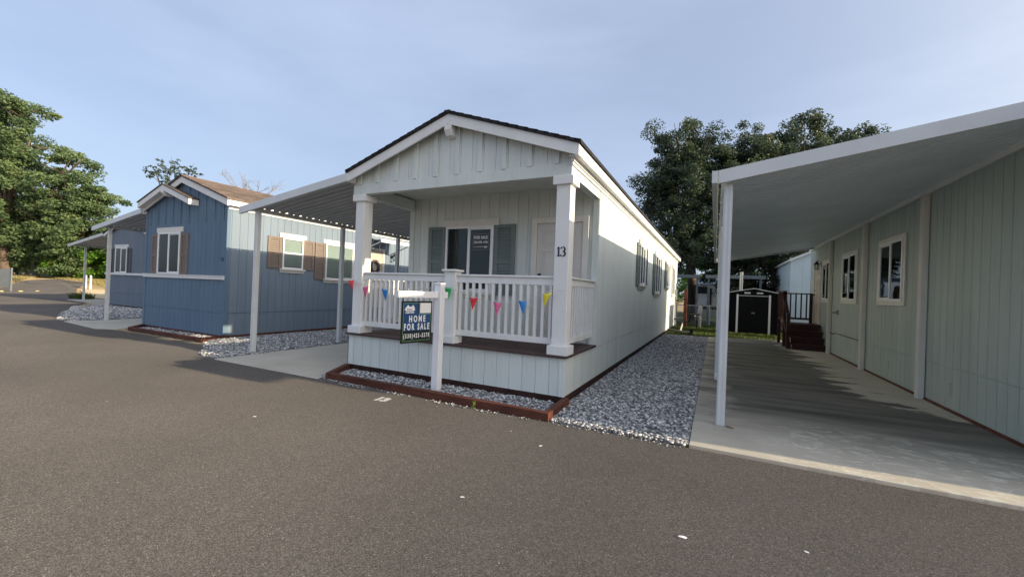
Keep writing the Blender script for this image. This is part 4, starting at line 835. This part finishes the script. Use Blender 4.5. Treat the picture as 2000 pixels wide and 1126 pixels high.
# ================================================================ bunting
bn = thing('bunting', (-3.7, 5.2, 1.4), 'string of red, pink, blue, green and yellow pennants along the porch railing', 'bunting')
fl = [(-5.70, 1.56, 'red', 0, .35), (-5.36, 1.46, 'pink', 0, 0), (-4.93, 1.43, 'blue', .1, 0), (-3.66, 1.50, 'green', .1, 0), (-3.20, 1.365, 'red', -.05, 0), (-2.80, 1.315, 'pink', .05, 0), (-2.40, 1.35, 'blue', .12, 0), (-2.03, 1.475, 'yellow', -.25, .12)]
cordp = []
pts = [(-5.78, 1.57), (-5.6, 1.55), (-5.36, 1.47), (-5.1, 1.44), (-4.93, 1.435), (-4.6, 1.44), (-4.2, 1.46), (-3.9, 1.49), (-3.66, 1.515), (-3.45, 1.44), (-3.2, 1.375), (-3.0, 1.34), (-2.8, 1.325), (-2.6, 1.325), (-2.4, 1.355), (-2.2, 1.42), (-2.05, 1.49), (-1.86, 1.515), (-1.78, 1.53)]
MB().tube([(x, 5.205 if -5.5 < x < -3.85 or -3.5 < x < -2.05 else 5.192, z) for x, z in pts], .0045, 6).build('cord', 'cord', bn)
for i, (x, z, c, tilt, lift) in enumerate(fl):
    y = 5.198 if c not in ('green', 'yellow') and i else 5.186
    mb = MB(); nseg = 6; w_ = .066 if i else .07; h = .185; rows = []
    for s in range(nseg+1):
        t = s/nseg; ww = w_*(1-t)+.001; zz = z-h*t*(1-lift*.6); xx = x+tilt*.2*t+lift*.12*t; yy = y-.012*math.sin(t*3+i)-.008*t
        rows.append([(xx-ww, yy+.006*math.sin(i+t*4), zz+(.012 if tilt > 0 else -.004)*(1-t)), (xx, yy-.010*(1-t), zz-.004), (xx+ww, yy+.004, zz+(-.004 if tilt > 0 else .012)*(1-t))])
    b0 = 0
    for off in (0, .0012):
        for r in rows:
            for p in r: mb.v.append((p[0], p[1]+off, p[2]))
    k = (nseg+1)*3
    for s in range(nseg):
        for q in range(2):
            a = s*3+q; mb.f.append((a, a+1, a+4, a+3)); mb.f.append((k+a, k+a+3, k+a+4, k+a+1))
        mb.f.append((s*3, s*3+3, k+s*3+3, k+s*3)); mb.f.append((s*3+2, k+s*3+2, k+s*3+5, s*3+5))
    mb.f.append((0, k, k+1, 1)); mb.f.append((1, k+1, k+2, 2))
    fo = mb.build('pennant', 'flag'+c, bn, smooth=True); fo['label'] = c+' pennant'

# ================================================================ road number and litter
rn = MB(); rf_ = F((-3.88, 4.15, .0), (.985, .17, 0), (0, 0, 1))
def flat_text(txt, cx, cy, size, yaw, name, m_, label, bold=.012, z=.0015, sx=1, sy=1):
    vs, fs = text_mesh(txt, size, bold); ca, sa = math.cos(yaw), math.sin(yaw); mb = MB()
    mb.v = [(cx+(x*sx)*ca-(y*sy)*sa, cy+(x*sx)*sa+(y*sy)*ca, z+zz*.3) for x, y, zz in vs]; mb.f = fs
    o = mb.build(name, m_, recalc=False); return tag(o, label, 'road marking', kind='structure')
flat_text('13', -3.88, 4.12, .17, .08, 'road_marking', 'roadpaint', 'white painted number 13 on the asphalt by the porch', sx=1.2, sy=1.25)
def litter(nm, label, m_, x, y, s, yaw, cat='litter', flat=.25, group='white scraps lying on the road'):
    bm = bmesh.new(); bmesh.ops.create_icosphere(bm, subdivisions=2, radius=1)
    for v in bm.verts: v.co *= 1+random.uniform(-.35, .35)
    mb = MB(); ca, sa = math.cos(yaw), math.sin(yaw)
    for v in bm.verts: X_, Y_, Z_ = v.co.x*s*1.5, v.co.y*s*.6, v.co.z*s*flat; mb.v.append((x+X_*ca-Y_*sa, y+X_*sa+Y_*ca, .002+s*flat+Z_))
    mb.f = [tuple(v.index for v in f.verts) for f in bm.faces]; bm.free(); return tag(mb.build(nm, m_), label, cat, group)
for x, y, s, yw, lab in ((-1.58, 2.52, .012, .3, 'white chip alone in the middle foreground of the road'), (-1.47, 3.73, .013, 1.2, 'white scrap of paper on the road below the gravel corner'), (-.13, 2.80, .018, .2, 'curled white scrap on the road at the lower right'), (.54, 3.02, .011, -.5, 'small white chip on the road at the far lower right'), (-4.49, 2.63+.2, .012, .5, 'pale chip on the road left of the painted number'), (-1.9, 3.95, .006, .1, 'tiny white fleck on the road just left of the paper scrap')):
    litter('paper_scrap', lab, 'ink', x, y, s, yw)
rs = MB(); P_ = []   # hundreds of small pale chips of stone
stones('gravel', 'tiny pale chips scattered over the asphalt', [(-9, 4, 1.2, 4.4, None), (-20, -9, 1.0, 4.6, lambda a, b: RNG.random() < .5)], 1.5, .005, .0)
litter('dry_leaf', 'brown dry leaf on the gravel near the driveway edge', 'leafdry', -.62, 5.62, .022, .6, 'leaf', .2, 'dry leaves on the gravel'); litter('dry_leaf', 'reddish dry leaf at the driveway edge near the front post', 'leafdry', -.24, 5.28, .025, .1, 'leaf', .2, 'dry leaves on the gravel'); litter('dry_leaf', 'dead leaf caught at the foot of the front carport post', 'leafdry', .19, 5.40, .03, -.5, 'leaf', .5, 'dry leaves on the gravel')
# weed by the edging
wd = thing('weed', (-2.66, 4.42, 0), 'tiny green weed growing at the timber edging', 'weed')
leaf_cloud('leaves', 'leafbush', wd, [(-2.66+random.gauss(0, .012), 4.42, .02+.018*i, .018, .6) for i in range(5)], 8, .022); MB().tube([(-2.66, 4.42, 0), (-2.65, 4.42, .085)], .003, 5).build('stem', 'leafdry', wd)

# ================================================================ stairs to the right home
st = thing('stairs', (2.58, 16, 0), 'dark red timber steps and landing with railing at the side door of the right home', 'stairs')
for i, (ya, z) in enumerate(((15.20, .19), (15.48, .38), (15.76, .57), (16.04, .76))):
    yb = ya+.30 if i < 3 else 17.35
    MB().box(2.14, 3.02, ya-.02, yb, z-.045, z).build('tread' if i < 3 else 'landing', 'stair', st, bevel=.004)
    MB().box(2.16, 3.01, ya, ya+.03, z-.19+.001, z-.0455).build('riser', 'stair', st)
mb = MB(); mb.prism([(2.10, 15.2, .0), (2.10, 16.06, .0), (2.10, 16.06, .70), (2.10, 15.2, .14)], (.035, 0, 0)); mb.build('stringer', 'stair', st)
mb = MB(); mb.box(2.10, 2.14, 16.08, 17.35, .55, .72); mb.box(2.14, 3.02, 17.31, 17.35, .55, .715); mb.build('landing_skirt', 'stair', st)
for x, y, z in ((2.06, 15.30, 1.12), (2.06, 16.10, 1.78), (2.06, 17.32, 1.78), (2.97, 17.32, 1.74)): MB().box(x-.045, x+.045, y-.045, y+.045, .0, z).build('rail_post', 'stair', st, bevel=.004)
MB().bar((2.02, 15.22, 1.14), (2.02, 16.12, 1.76), .09, .04).build('sloping_rail', 'stair', st); MB().bar((2.015, 15.22, .48), (2.015, 16.12, 1.02), .035, .09).build('sloping_rail', 'stair', st)
MB().box(2.0, 2.10, 16.0, 17.38, 1.785, 1.825).build('top_rail', 'stair', st); MB().box(2.06, 3.02, 17.27, 17.37, 1.742, 1.782).build('top_rail', 'stair', st); MB().box(2.11, 2.92, 17.29, 17.33, .86, .93).build('bottom_rail', 'stair', st); MB().box(2.03, 2.07, 16.15, 17.27, .86, .93).build('bottom_rail', 'stair', st)
for i in range(5): MB().box(2.20+i*.155, 2.24+i*.155, 17.29, 17.33, .931, 1.741).build('baluster', 'stair', st)
for i in range(6): y = 16.30+i*.165; MB().box(2.03, 2.07, y, y+.04, .931, 1.784).build('baluster', 'stair', st)

# ================================================================ shed
sh = thing('shed', (1.4, 19.3, 0), 'black metal garden shed with white door posts behind the right driveway', 'shed')
mb = MB(); mb.prism([(.48, 19.3, .0), (2.32, 19.3, .0), (2.32, 19.3, 1.74), (1.40, 19.3, 1.93), (.48, 19.3, 1.74)], (0, 1.9, 0)); bdy = mb.build('wall', 'shed', sh)
mb = MB(); x = .49
while x < 2.30:
    if not .80 < x < 1.96: mb.box(x, x+.03, 19.288, 19.2995, .02, 1.70)
    x += .09
mb.build('wall_rib', 'shed', bdy)
mb = MB(); mb.hexa([(.42, 19.24, 1.735), (1.40, 19.24, 1.935), (1.40, 21.26, 1.935), (.42, 21.26, 1.735), (.42, 19.24, 1.755), (1.40, 19.24, 1.955), (1.40, 21.26, 1.955), (.42, 21.26, 1.755)]); mb.hexa([(1.40, 19.24, 1.935), (2.38, 19.24, 1.735), (2.38, 21.26, 1.735), (1.40, 21.26, 1.935), (1.40, 19.24, 1.955), (2.38, 19.24, 1.755), (2.38, 21.26, 1.755), (1.40, 21.26, 1.955)]); rfs = mb.build('roof', 'shed', sh)
mb = MB(); mb.prism([(.41, 19.22, 1.73), (1.40, 19.22, 1.93), (2.39, 19.22, 1.73), (2.39, 19.22, 1.762), (1.40, 19.22, 1.962), (.41, 19.22, 1.762)], (0, .018, 0)); mb.build('roof_edge', 'metal', rfs)
for a, b in ((.86, 1.385), (1.39, 1.915)):
    mb = MB(); mb.box(a, b, 19.262, 19.285, .07, 1.62)
    for k in range(3): mb.box(a+.06, b-.06, 19.255, 19.2615, .2+k*.48, .22+k*.48)
    mb.build('door', 'shed', sh)
for a in (.785, 1.92): MB().box(a, a+.07, 19.255, 19.287, .04, 1.69).build('door_post', 'vinyl', sh)
MB().box(.786, 1.989, 19.258, 19.287, 1.63, 1.655).build('door_head', 'metal', sh); MB().box(.786, 1.989, 19.25, 19.287, .03, .055).build('door_track', 'metal', sh)
MB().box(1.34, 1.37, 19.24, 19.262, .92, .98).build('handle', 'galv', sh); MB().box(1.41, 1.44, 19.24, 19.262, .92, .98).build('handle', 'galv', sh)
for a in (1.06, 1.50):
    mb = MB(); mb.box(a, a+.22, 19.28, 19.2995, 1.725, 1.79); [mb.box(a+.01, a+.21, 19.272, 19.2795, 1.733+k*.018, 1.741+k*.018) for k in range(3)]; mb.build('vent', 'vinyl', sh)
o = MB().tube([(1.06, 21.9, 0), (1.06, 21.9, 2.72), (1.06, 21.9, 2.76)], [.07, .07, .08], 12).build('flue_pipe', 'galv'); tag(o, 'short silver pipe rising behind the shed roof', 'pipe')

# ================================================================ things behind the homes
bh = thing('mobile_home', (5.2, 22.2, 0), 'pale blue white home behind the stairs of the right home', 'mobile home')
mb = MB(); siding(mb, F((3.0, 22.2, 0), (1, 0, 0), (0, -1, 0)), 0, 4.6, .1, lambda u: 3.30+.42*min(1, u/.9), .3); mb.box(3.02, 7.58, 22.2, 30, .1, 3.3); mb.build('wall', 'bluewall', bh)
mb = MB(); mb.hexa([(2.93, 22.05, 3.27), (3.95, 22.05, 3.75), (3.95, 30, 3.75), (2.93, 30, 3.27), (2.93, 22.05, 3.37), (3.95, 22.05, 3.85), (3.95, 30, 3.85), (2.93, 30, 3.37)]); mb.box(3.951, 7.7, 22.05, 30, 3.74, 3.85); mb.build('roof', 'metal', bh)
def flat_carport(xa, xb, y0, y1, z, posts, label):
    t = thing('carport', ((xa+xb)/2, y0, 0), label, 'carport', 'flat carports behind the homes')
    mb = MB(); mb.box(xa, xb, y0, y1, z-.03, z); y = y0+.2
    while y < y1: mb.box(xa, xb, y, y+.05, z+.001, z+.03); y += .3
    mb.build('roof_sheet', 'fardull', t); f = MB(); f.box(xa-.02, xb+.02, y0-.03, y0-.001, z-.15, z+.03); f.build('fascia', 'greywall', t)
    for x in posts: MB().box(x-.05, x+.05, y0+.02, y0+.12, 0, z-.031).build('post', 'fardull', t)
    return t
flat_carport(-3.6, -.82, 25.0, 28.2, 2.72, (-2.6, -.93), 'flat grey carport behind the back corner of the pale home')
flat_carport(-.50, 2.3, 25.0, 28.2, 2.72, (-.36, 2.1), 'flat grey carport behind the right carport front post')
tr = thing('trailer', (-.2, 34, 0), 'white travel trailer with blue grey roof parked behind the back lots', 'trailer')
mb = MB(); mb.box(-1.95, 2.6, 34, 42, .95, 2.48); mb.build('body', 'trailer', tr, bevel=.05)
mb = MB(); mb.hexa([(-2.05, 33.85, 2.49), (2.7, 33.85, 2.49), (2.7, 42.1, 2.49), (-2.05, 42.1, 2.49), (-1.3, 34.3, 2.86), (2.0, 34.3, 2.86), (2.0, 41.6, 2.86), (-1.3, 41.6, 2.86)]); mb.build('roof', 'tarp', tr)
for a, b in ((-1.35, -.98), (-.95, -.48)): MB().box(a, b, 33.96, 33.995, 1.80, 2.32).build('window', 'darkroom', tr)
mb = MB(); mb.box(-1.9, 2.5, 34.05, 34.1, .3, .94); mb.build('skirt', 'skid', tr)
for a in (-1.52, -.38): MB().box(a, a+.14, 33.90, 33.99, .55, 2.2).build('awning_arm', 'black', tr)
for x in (-1.0, 1.4): mb = MB(); mb.tube([(x, 34.1, .33), (x, 34.32, .33)], .33, 18); mb.build('wheel', 'rubber', tr)
MB().box(-1.6, .9, 33.4, 33.8, 0, .62).build('storage_chest', 'galv', tr)
# chain-link fence behind
def chainlink(name, label, A_, B_, h, step=2.4, cell=.09, z0=0, th=.006, rail=True, group='chain link fences'):
    A_, B_ = Vector((*A_, z0)), Vector((*B_, z0)); t = thing(name, tuple((A_+B_)/2), label, 'fence', group); d = (B_-A_).normalized(); L_ = (B_-A_).length; mb = MB(); n = int(L_/cell)
    up = Vector((0, 0, 1))
    for i in range(-int(h/cell), n):
        for s in (1, -1):
            a = max(0, i*cell); b = min(L_, i*cell+h)
            if b <= a: continue
            z_a = (a-i*cell); z_b = (b-i*cell)
            if s < 0: z_a, z_b = h-z_a, h-z_b
            mb.bar(A_+d*a+up*z_a, A_+d*b+up*z_b, th, th)
    mb.build('wire_mesh', 'galv', t)
    if rail: MB().tube([A_+up*h, B_+up*h], .022, 8).build('top_rail', 'galv', t)
    k = max(1, int(L_/step))
    for i in range(k+1): p = A_.lerp(B_, i/k); MB().tube([p, p+up*(h+.08)], .032, 8).build('post', 'galv', t)
    return t
chainlink('chain_link_fence', 'low chain link fence behind the pale home gap', (-3.5, 24.2), (3.0, 24.2), 1.05, 1.6, .16)
wp_ = MB().box(-1.36, -1.21, 21.5, 21.65, 0, 1.86).build('timber_post', 'redwood', bevel=.01); tag(wp_, 'red brown timber post standing on the lawn at the back corner', 'post')
hk = thing('hookup_pedestal', (-1.0, 20.5, 0), 'black waste pipe with elbow bends lying at the back corner of the pale home', 'pipe')
MB().tube([(-1.75, 21.4, .42), (-1.55, 21.2, .38), (-1.3, 20.9, .34), (-1.05, 20.6, .36), (-1.0, 20.5, .62), (-.98, 20.45, .70), (-.80, 20.3, .72), (-.62, 20.2, .72)], .035, 10).build('upper_pipe', 'rubber', hk)
MB().tube([(-.72, 20.25, .72), (-.72, 20.25, .1)], .025, 8).build('riser', 'rubber', hk); MB().tube([(-1.74, 18.8, .07), (-1.3, 18.3, .07), (-.95, 17.75, .07), (-.80, 17.62, .09), (-.80, 17.62, .26)], [.06, .06, .06, .07, .07], 10).build('lower_pipe', 'rubber', hk)
MB().tube([(-1.25, 18.4, .10), (-1.2, 18.6, .34), (-1.2, 18.6, .42)], .03, 8).build('white_elbow', 'pvc', hk)
pd = thing('utility_pedestal', (-.3, 22.6, 0), 'grey utility pedestal with taps and pale pipes behind the homes', 'utility box')
MB().box(-.72, -.60, 22.6, 22.75, 0, 1.12).build('post', 'galv', pd); MB().box(-.76, -.55, 22.55, 22.6, .72, 1.1).build('box', 'galv', pd); MB().tube([(-.9, 22.3, .55), (-.72, 22.4, .62), (-.62, 22.4, .5), (-.62, 22.4, .05)], .035, 8).build('pipe', 'pvc', pd)
MB().box(-.86, -.72, 22.3, 22.4, .38, .56).build('tap_box', 'greywall', pd)
pb = MB().box(-5.2, -2.6, 27, 29, 0, 2.5).build('storage_hut', 'skid'); tag(pb, 'dark hut half hidden behind the back corner of the pale home', 'hut')
tag(MB().tube([(-12, 24.5, 6.3), (-3.85, 24, 6.39), (-1.8, 24, 6.62), (.24, 24, 7.1), (8, 23.5, 9.0)], .012, 6).build('power_line', 'rubber'), 'thin black power line crossing in front of the oak', 'cable', 'power lines')
tag(MB().tube([(-12, 24.7, 6.22), (-3.6, 24.2, 6.36), (-1.9, 24.2, 6.55)], .010, 6).build('power_line', 'rubber'), 'lower thin power line ending at the oak branches', 'cable', 'power lines')

# ================================================================ far left: fences, markers, bank
for i, (x, y) in enumerate(((-45.2, 10.06), (-45.59, 11.06), (-45.95, 12.0), (-46.33, 12.99), (-46.73, 14.02))):
    o = MB().lathe((x, y, 0), [(.13, 0), (.125, .03), (.09, .06), (.03, .075)], 14).build('road_marker', 'dome', smooth=True)
    tag(o, ('nearest the grey panel fence: first', 'second from the left', 'middle', 'fourth from the left', 'rightmost')[i].replace('nearest the grey panel fence: first', 'leftmost')+' yellow dome marker in the row across the far road', 'road marker', 'yellow dome markers across the road')
gwl = thing('panel_fence', (-46.5, 10.5, 0), 'grey sheet panel fence at the left edge of the far road', 'fence')
mb = MB(); A_, B_ = Vector((-46.1, 10.7, 0)), Vector((-49.5, 9.0, 0)); mb.hexa([A_+Vector((0, 0, .3)), B_+Vector((0, 0, .2)), B_+Vector((.02, .04, .2)), A_+Vector((.02, .04, .3)), A_+Vector((0, 0, 1.62)), B_+Vector((0, 0, 1.5)), B_+Vector((.02, .04, 1.5)), A_+Vector((.02, .04, 1.62))])
mb.build('panel', 'greywall', gwl); MB().tube([(-46.08, 10.72, 0), (-46.08, 10.72, 1.72)], .05, 8).build('post', 'greywall', gwl); MB().box(-49.5, -46.2, 9.4, 9.46, 0, .3).build('base_board', 'greywall', gwl)
chainlink('chain_link_fence', 'far chain link fence along the trees beyond the road', (-79, 19), (-72.3, 22.1), 1.75, 3.3, .26, .80, .014)
for i, (x, y) in enumerate(((-52.18, 16.62), (-51.70, 16.80))): tag(MB().tube([(x, y, 0), (x, y, 1.32), (x, y, 1.36)], [.08, .08, .03], 10).build('bollard', 'metal'), ('left', 'right')[i]+' white bollard of the pair beside the sandy drive', 'bollard', 'white bollards by the sandy drive')

# ================================================================ trees and planting
G1 = 'big leafy trees beyond the end of the road'
tree('broadleaf_tree', 'tall broadleaf tree at the left edge rising beyond the road end', (-74.5, 16.8, .7), [(-77, 15.6, 20.0, 4.6), (-79.5, 14.5, 17, 5), (-72.8, 17.5, 20.2, 2.6, .6), (-75, 16.5, 14.5, 4.8), (-72.0, 17.7, 16.2, 3.0), (-71.5, 18.0, 10.5, 4.8), (-77, 15.5, 8.5, 5.5), (-68.0, 19.8, 13.8, 2.8, .7), (-81, 13.5, 11, 6), (-74, 17, 6, 4.2)], .45, 470, (.6, 1.35), 210, .28, 'leafbright', G1, shell=.25, fork=.28, droop=.1, flat=.6)
tree('broadleaf_tree', 'lower broadleaf tree leaning right towards the carports', (-68.5, 20.5, .8), [(-68.0, 19.8, 10.0, 3.6), (-65.0, 21.4, 9.8, 2.5, .7), (-63.4, 22.2, 7.0, 2.2, .7), (-66.8, 20.6, 6.0, 3.6), (-70, 19.2, 7, 3.8), (-62.4, 22.9, 4.8, 2.0, .7), (-68, 20, 3.6, 3)], .28, 300, (.55, 1.15), 200, .27, 'leafbright', G1, shell=.25, droop=.1, flat=.6)
for i, (x, y, z, r, lab) in enumerate(((-69.8, 21.2, 2.2, 2.5, 'leftmost bright green bush behind the far chain link fence'), (-65.6, 22.8, 2.4, 2.9, 'middle bright green bush beyond the sandy drive'), (-60.4, 24.6, 2.6, 3.0, 'bright green bush seen under the farthest carport'), (-56, 26.5, 2.4, 3.0, 'bright green bush beside the slate grey home'), (-74, 19.4, 3.6, 3.2, 'dark shaded bush behind the far fence at the left'))):
    tree('bush', lab, (x, y, .6), [(x, y, z, r), (x+.8, y-.4, z+.7, r*.65), (x-1.2, y, z-.3, r*.7)], .12, 85, (.35, .8), 110, .26, 'leafbush' if i < 4 else 'leafbright', 'bushes beyond the road', shell=.6, fork=.2, cat='bush')
tree('dark_tree', 'dark evergreen mass standing behind the bright bushes', (-76, 25, .7), [(-74, 24.5, 5, 4.2), (-79, 23, 6, 5), (-70, 27, 4.6, 3.8), (-65, 29.5, 4.4, 3.6)], .4, 150, (.7, 1.2), 110, .45, 'leafoak', G1, shell=.4)
G2 = 'dark oaks behind the homes'
tree('oak_tree', 'dark oak reaching left over the roof end of the pale home', (-1.4, 29.6, 0), [(-2.6, 28.6, 11.3, 1.9, 1.05), (-1.2, 29.3, 10.4, 2.3), (-3.5, 28.1, 8.9, 1.7, .8), (-2.0, 28.9, 8.6, 2.5), (.1, 30.0, 10.4, 1.9, 1.0), (-3.5, 28.3, 7.2, 1.2, .6), (-.3, 29.8, 6.7, 2.8), (-2.6, 28.8, 5.4, 1.9), (-1.2, 29.4, 4.2, 2.2)], .34, 470, (.35, .8), 230, .14, 'leafoak', G2, shell=.35)
tree('oak_tree', 'dark oak with rounded top in the middle of the group', (1.8, 30.8, 0), [(1.8, 30.8, 11.2, 1.9, 1.05), (2.7, 31.4, 9.9, 2.3), (1.2, 30.4, 8.6, 2.4), (1.2, 30.6, 5.8, 2.8), (2.8, 31.4, 6, 2.8)], .3, 300, (.35, .8), 210, .14, 'leafoak', G2, shell=.35)
tree('oak_tree', 'dark oak spreading right above the white carport fascia', (4.6, 32.4, 0), [(4.6, 32.1, 11.6, 2.3, .95), (3.4, 31.7, 9.8, 2.2), (5.9, 33.0, 10.4, 2.6), (7.9, 33.9, 11.4, 2.0, .7), (9.4, 34.6, 11.6, 1.6, .6), (5, 32.5, 6, 3.2)], .3, 340, (.35, .8), 210, .15, 'leafoak', G2, shell=.35)
tree('hedge_tree', 'dense dark evergreen behind the black shed', (2.6, 27.2, 0), [(1.2, 26.8, 2.6, 1.8), (2.8, 27.2, 3.2, 1.9), (.8, 27.0, 4.0, 1.3), (4.2, 27.4, 3.6, 1.8), (2.0, 27.2, 4.4, 1.4)], .2, 190, (.3, .6), 150, .13, 'leafdark', 'dark hedge trees behind the shed', shell=.5)
tree('hedge_tree', 'pale green shrub glimpsed below the oak beside the white trailer', (-1.4, 44, 0), [(-1.2, 44, 3.2, 2.2), (-3.4, 44.5, 2.8, 2.4), (1.4, 45, 3.4, 2.6)], .2, 90, (.4, .8), 100, .24, 'leafbush', 'trees behind the trailer', shell=.5)
tree('small_tree', 'thin leafy treetop showing above the blue home roof', (-36, 15.8, 0), [(-35.9, 15.7, 9.3, 1.25, .7), (-36.9, 15.2, 9.0, .9, .5), (-34.7, 16.3, 9.2, .9, .5), (-35.6, 15.9, 8.3, 1.1)], .10, 130, (.10, .22), 9, .17, 'leafoak', None, shell=.15, fork=.75, flat=.5)
dt = thing('dead_tree', (-32.6, 19.3, 0), 'bare dead branches rising behind the blue home roof', 'tree'); mb = MB()
def twig(p, d, r, depth):
    q = p+d; mid = p.lerp(q, .5)+Vector((random.gauss(0, .06), random.gauss(0, .06), random.gauss(0, .05)))*d.length
    mb.tube([p, mid, q], [r, r*.8, r*.6], 5)
    if depth:
        for _ in range(3): twig(mid.lerp(q, random.random()), (d.normalized()+Vector((random.gauss(0, .6), random.gauss(0, .6), random.gauss(.1, .35)))).normalized()*d.length*random.uniform(.5, .8), r*.5, depth-1)
mb.tube([(-32.6, 19.3, 0), (-32.5, 19.3, 4), (-32.6, 19.3, 7.6)], [.22, .17, .11], 8)
for dx, dz in ((-1.0, 1.2), (-.4, 1.3), (.3, 1.0), (.8, .8), (1.4, .7)): twig(Vector((-32.6, 19.3, 7.5)), Vector((dx, dx*.45, dz)), .05, 3)
mb.build('trunk', 'deadwood', dt)
# far-off wood that closes the view beyond the road
fw = [(-150+RNG.random()*60, -10+RNG.random()*75+0, 2+RNG.random()*7, 2+RNG.random()*2, .2+RNG.random()*.3) for _ in range(420)]
tag(leaf_cloud('distant_wood', 'leafbright', None, fw, 90, 1.1, flat=.8), 'distant line of dark trees closing the view beyond the road', 'wood', kind='stuff')
# grass and weeds
tag(blades('grass', 'grassblade', (-1.7, 3.4, 17.5, 25.5, lambda x, y: 0 if (y > 17.4+(x+.2)*.36 if x > -.2 else y > 17.5) and not (.45 < x < 2.35 and y > 19.25) else -9), 26000, .06), 'short green grass on the lawn behind the homes', 'grass', kind='stuff')
tag(blades('grass', 'drygrass', (-82, -44, 9, 24, lambda x, y: rise(x, y)-.03 if (y > 18.7+(x+58)*-.05 or (x+53.6)*-.38+11.9 > y+.0) and not (-47 < x) else -9), 60000, .16, wd=.035), 'dry straw coloured grass on the bank beyond the road', 'grass', kind='stuff')
tag(blades('weeds', 'grassblade', (-34.6, -33.2, 10.3, 11.0, lambda x, y: 0), 900, .28), 'weeds at the foot of the farthest carport', 'weeds', kind='stuff')
tag(blades('weeds', 'grassblade', (.45, 2.2, 18.9, 19.22, lambda x, y: 0), 1500, .12), 'weeds along the front of the black shed', 'weeds', kind='stuff')
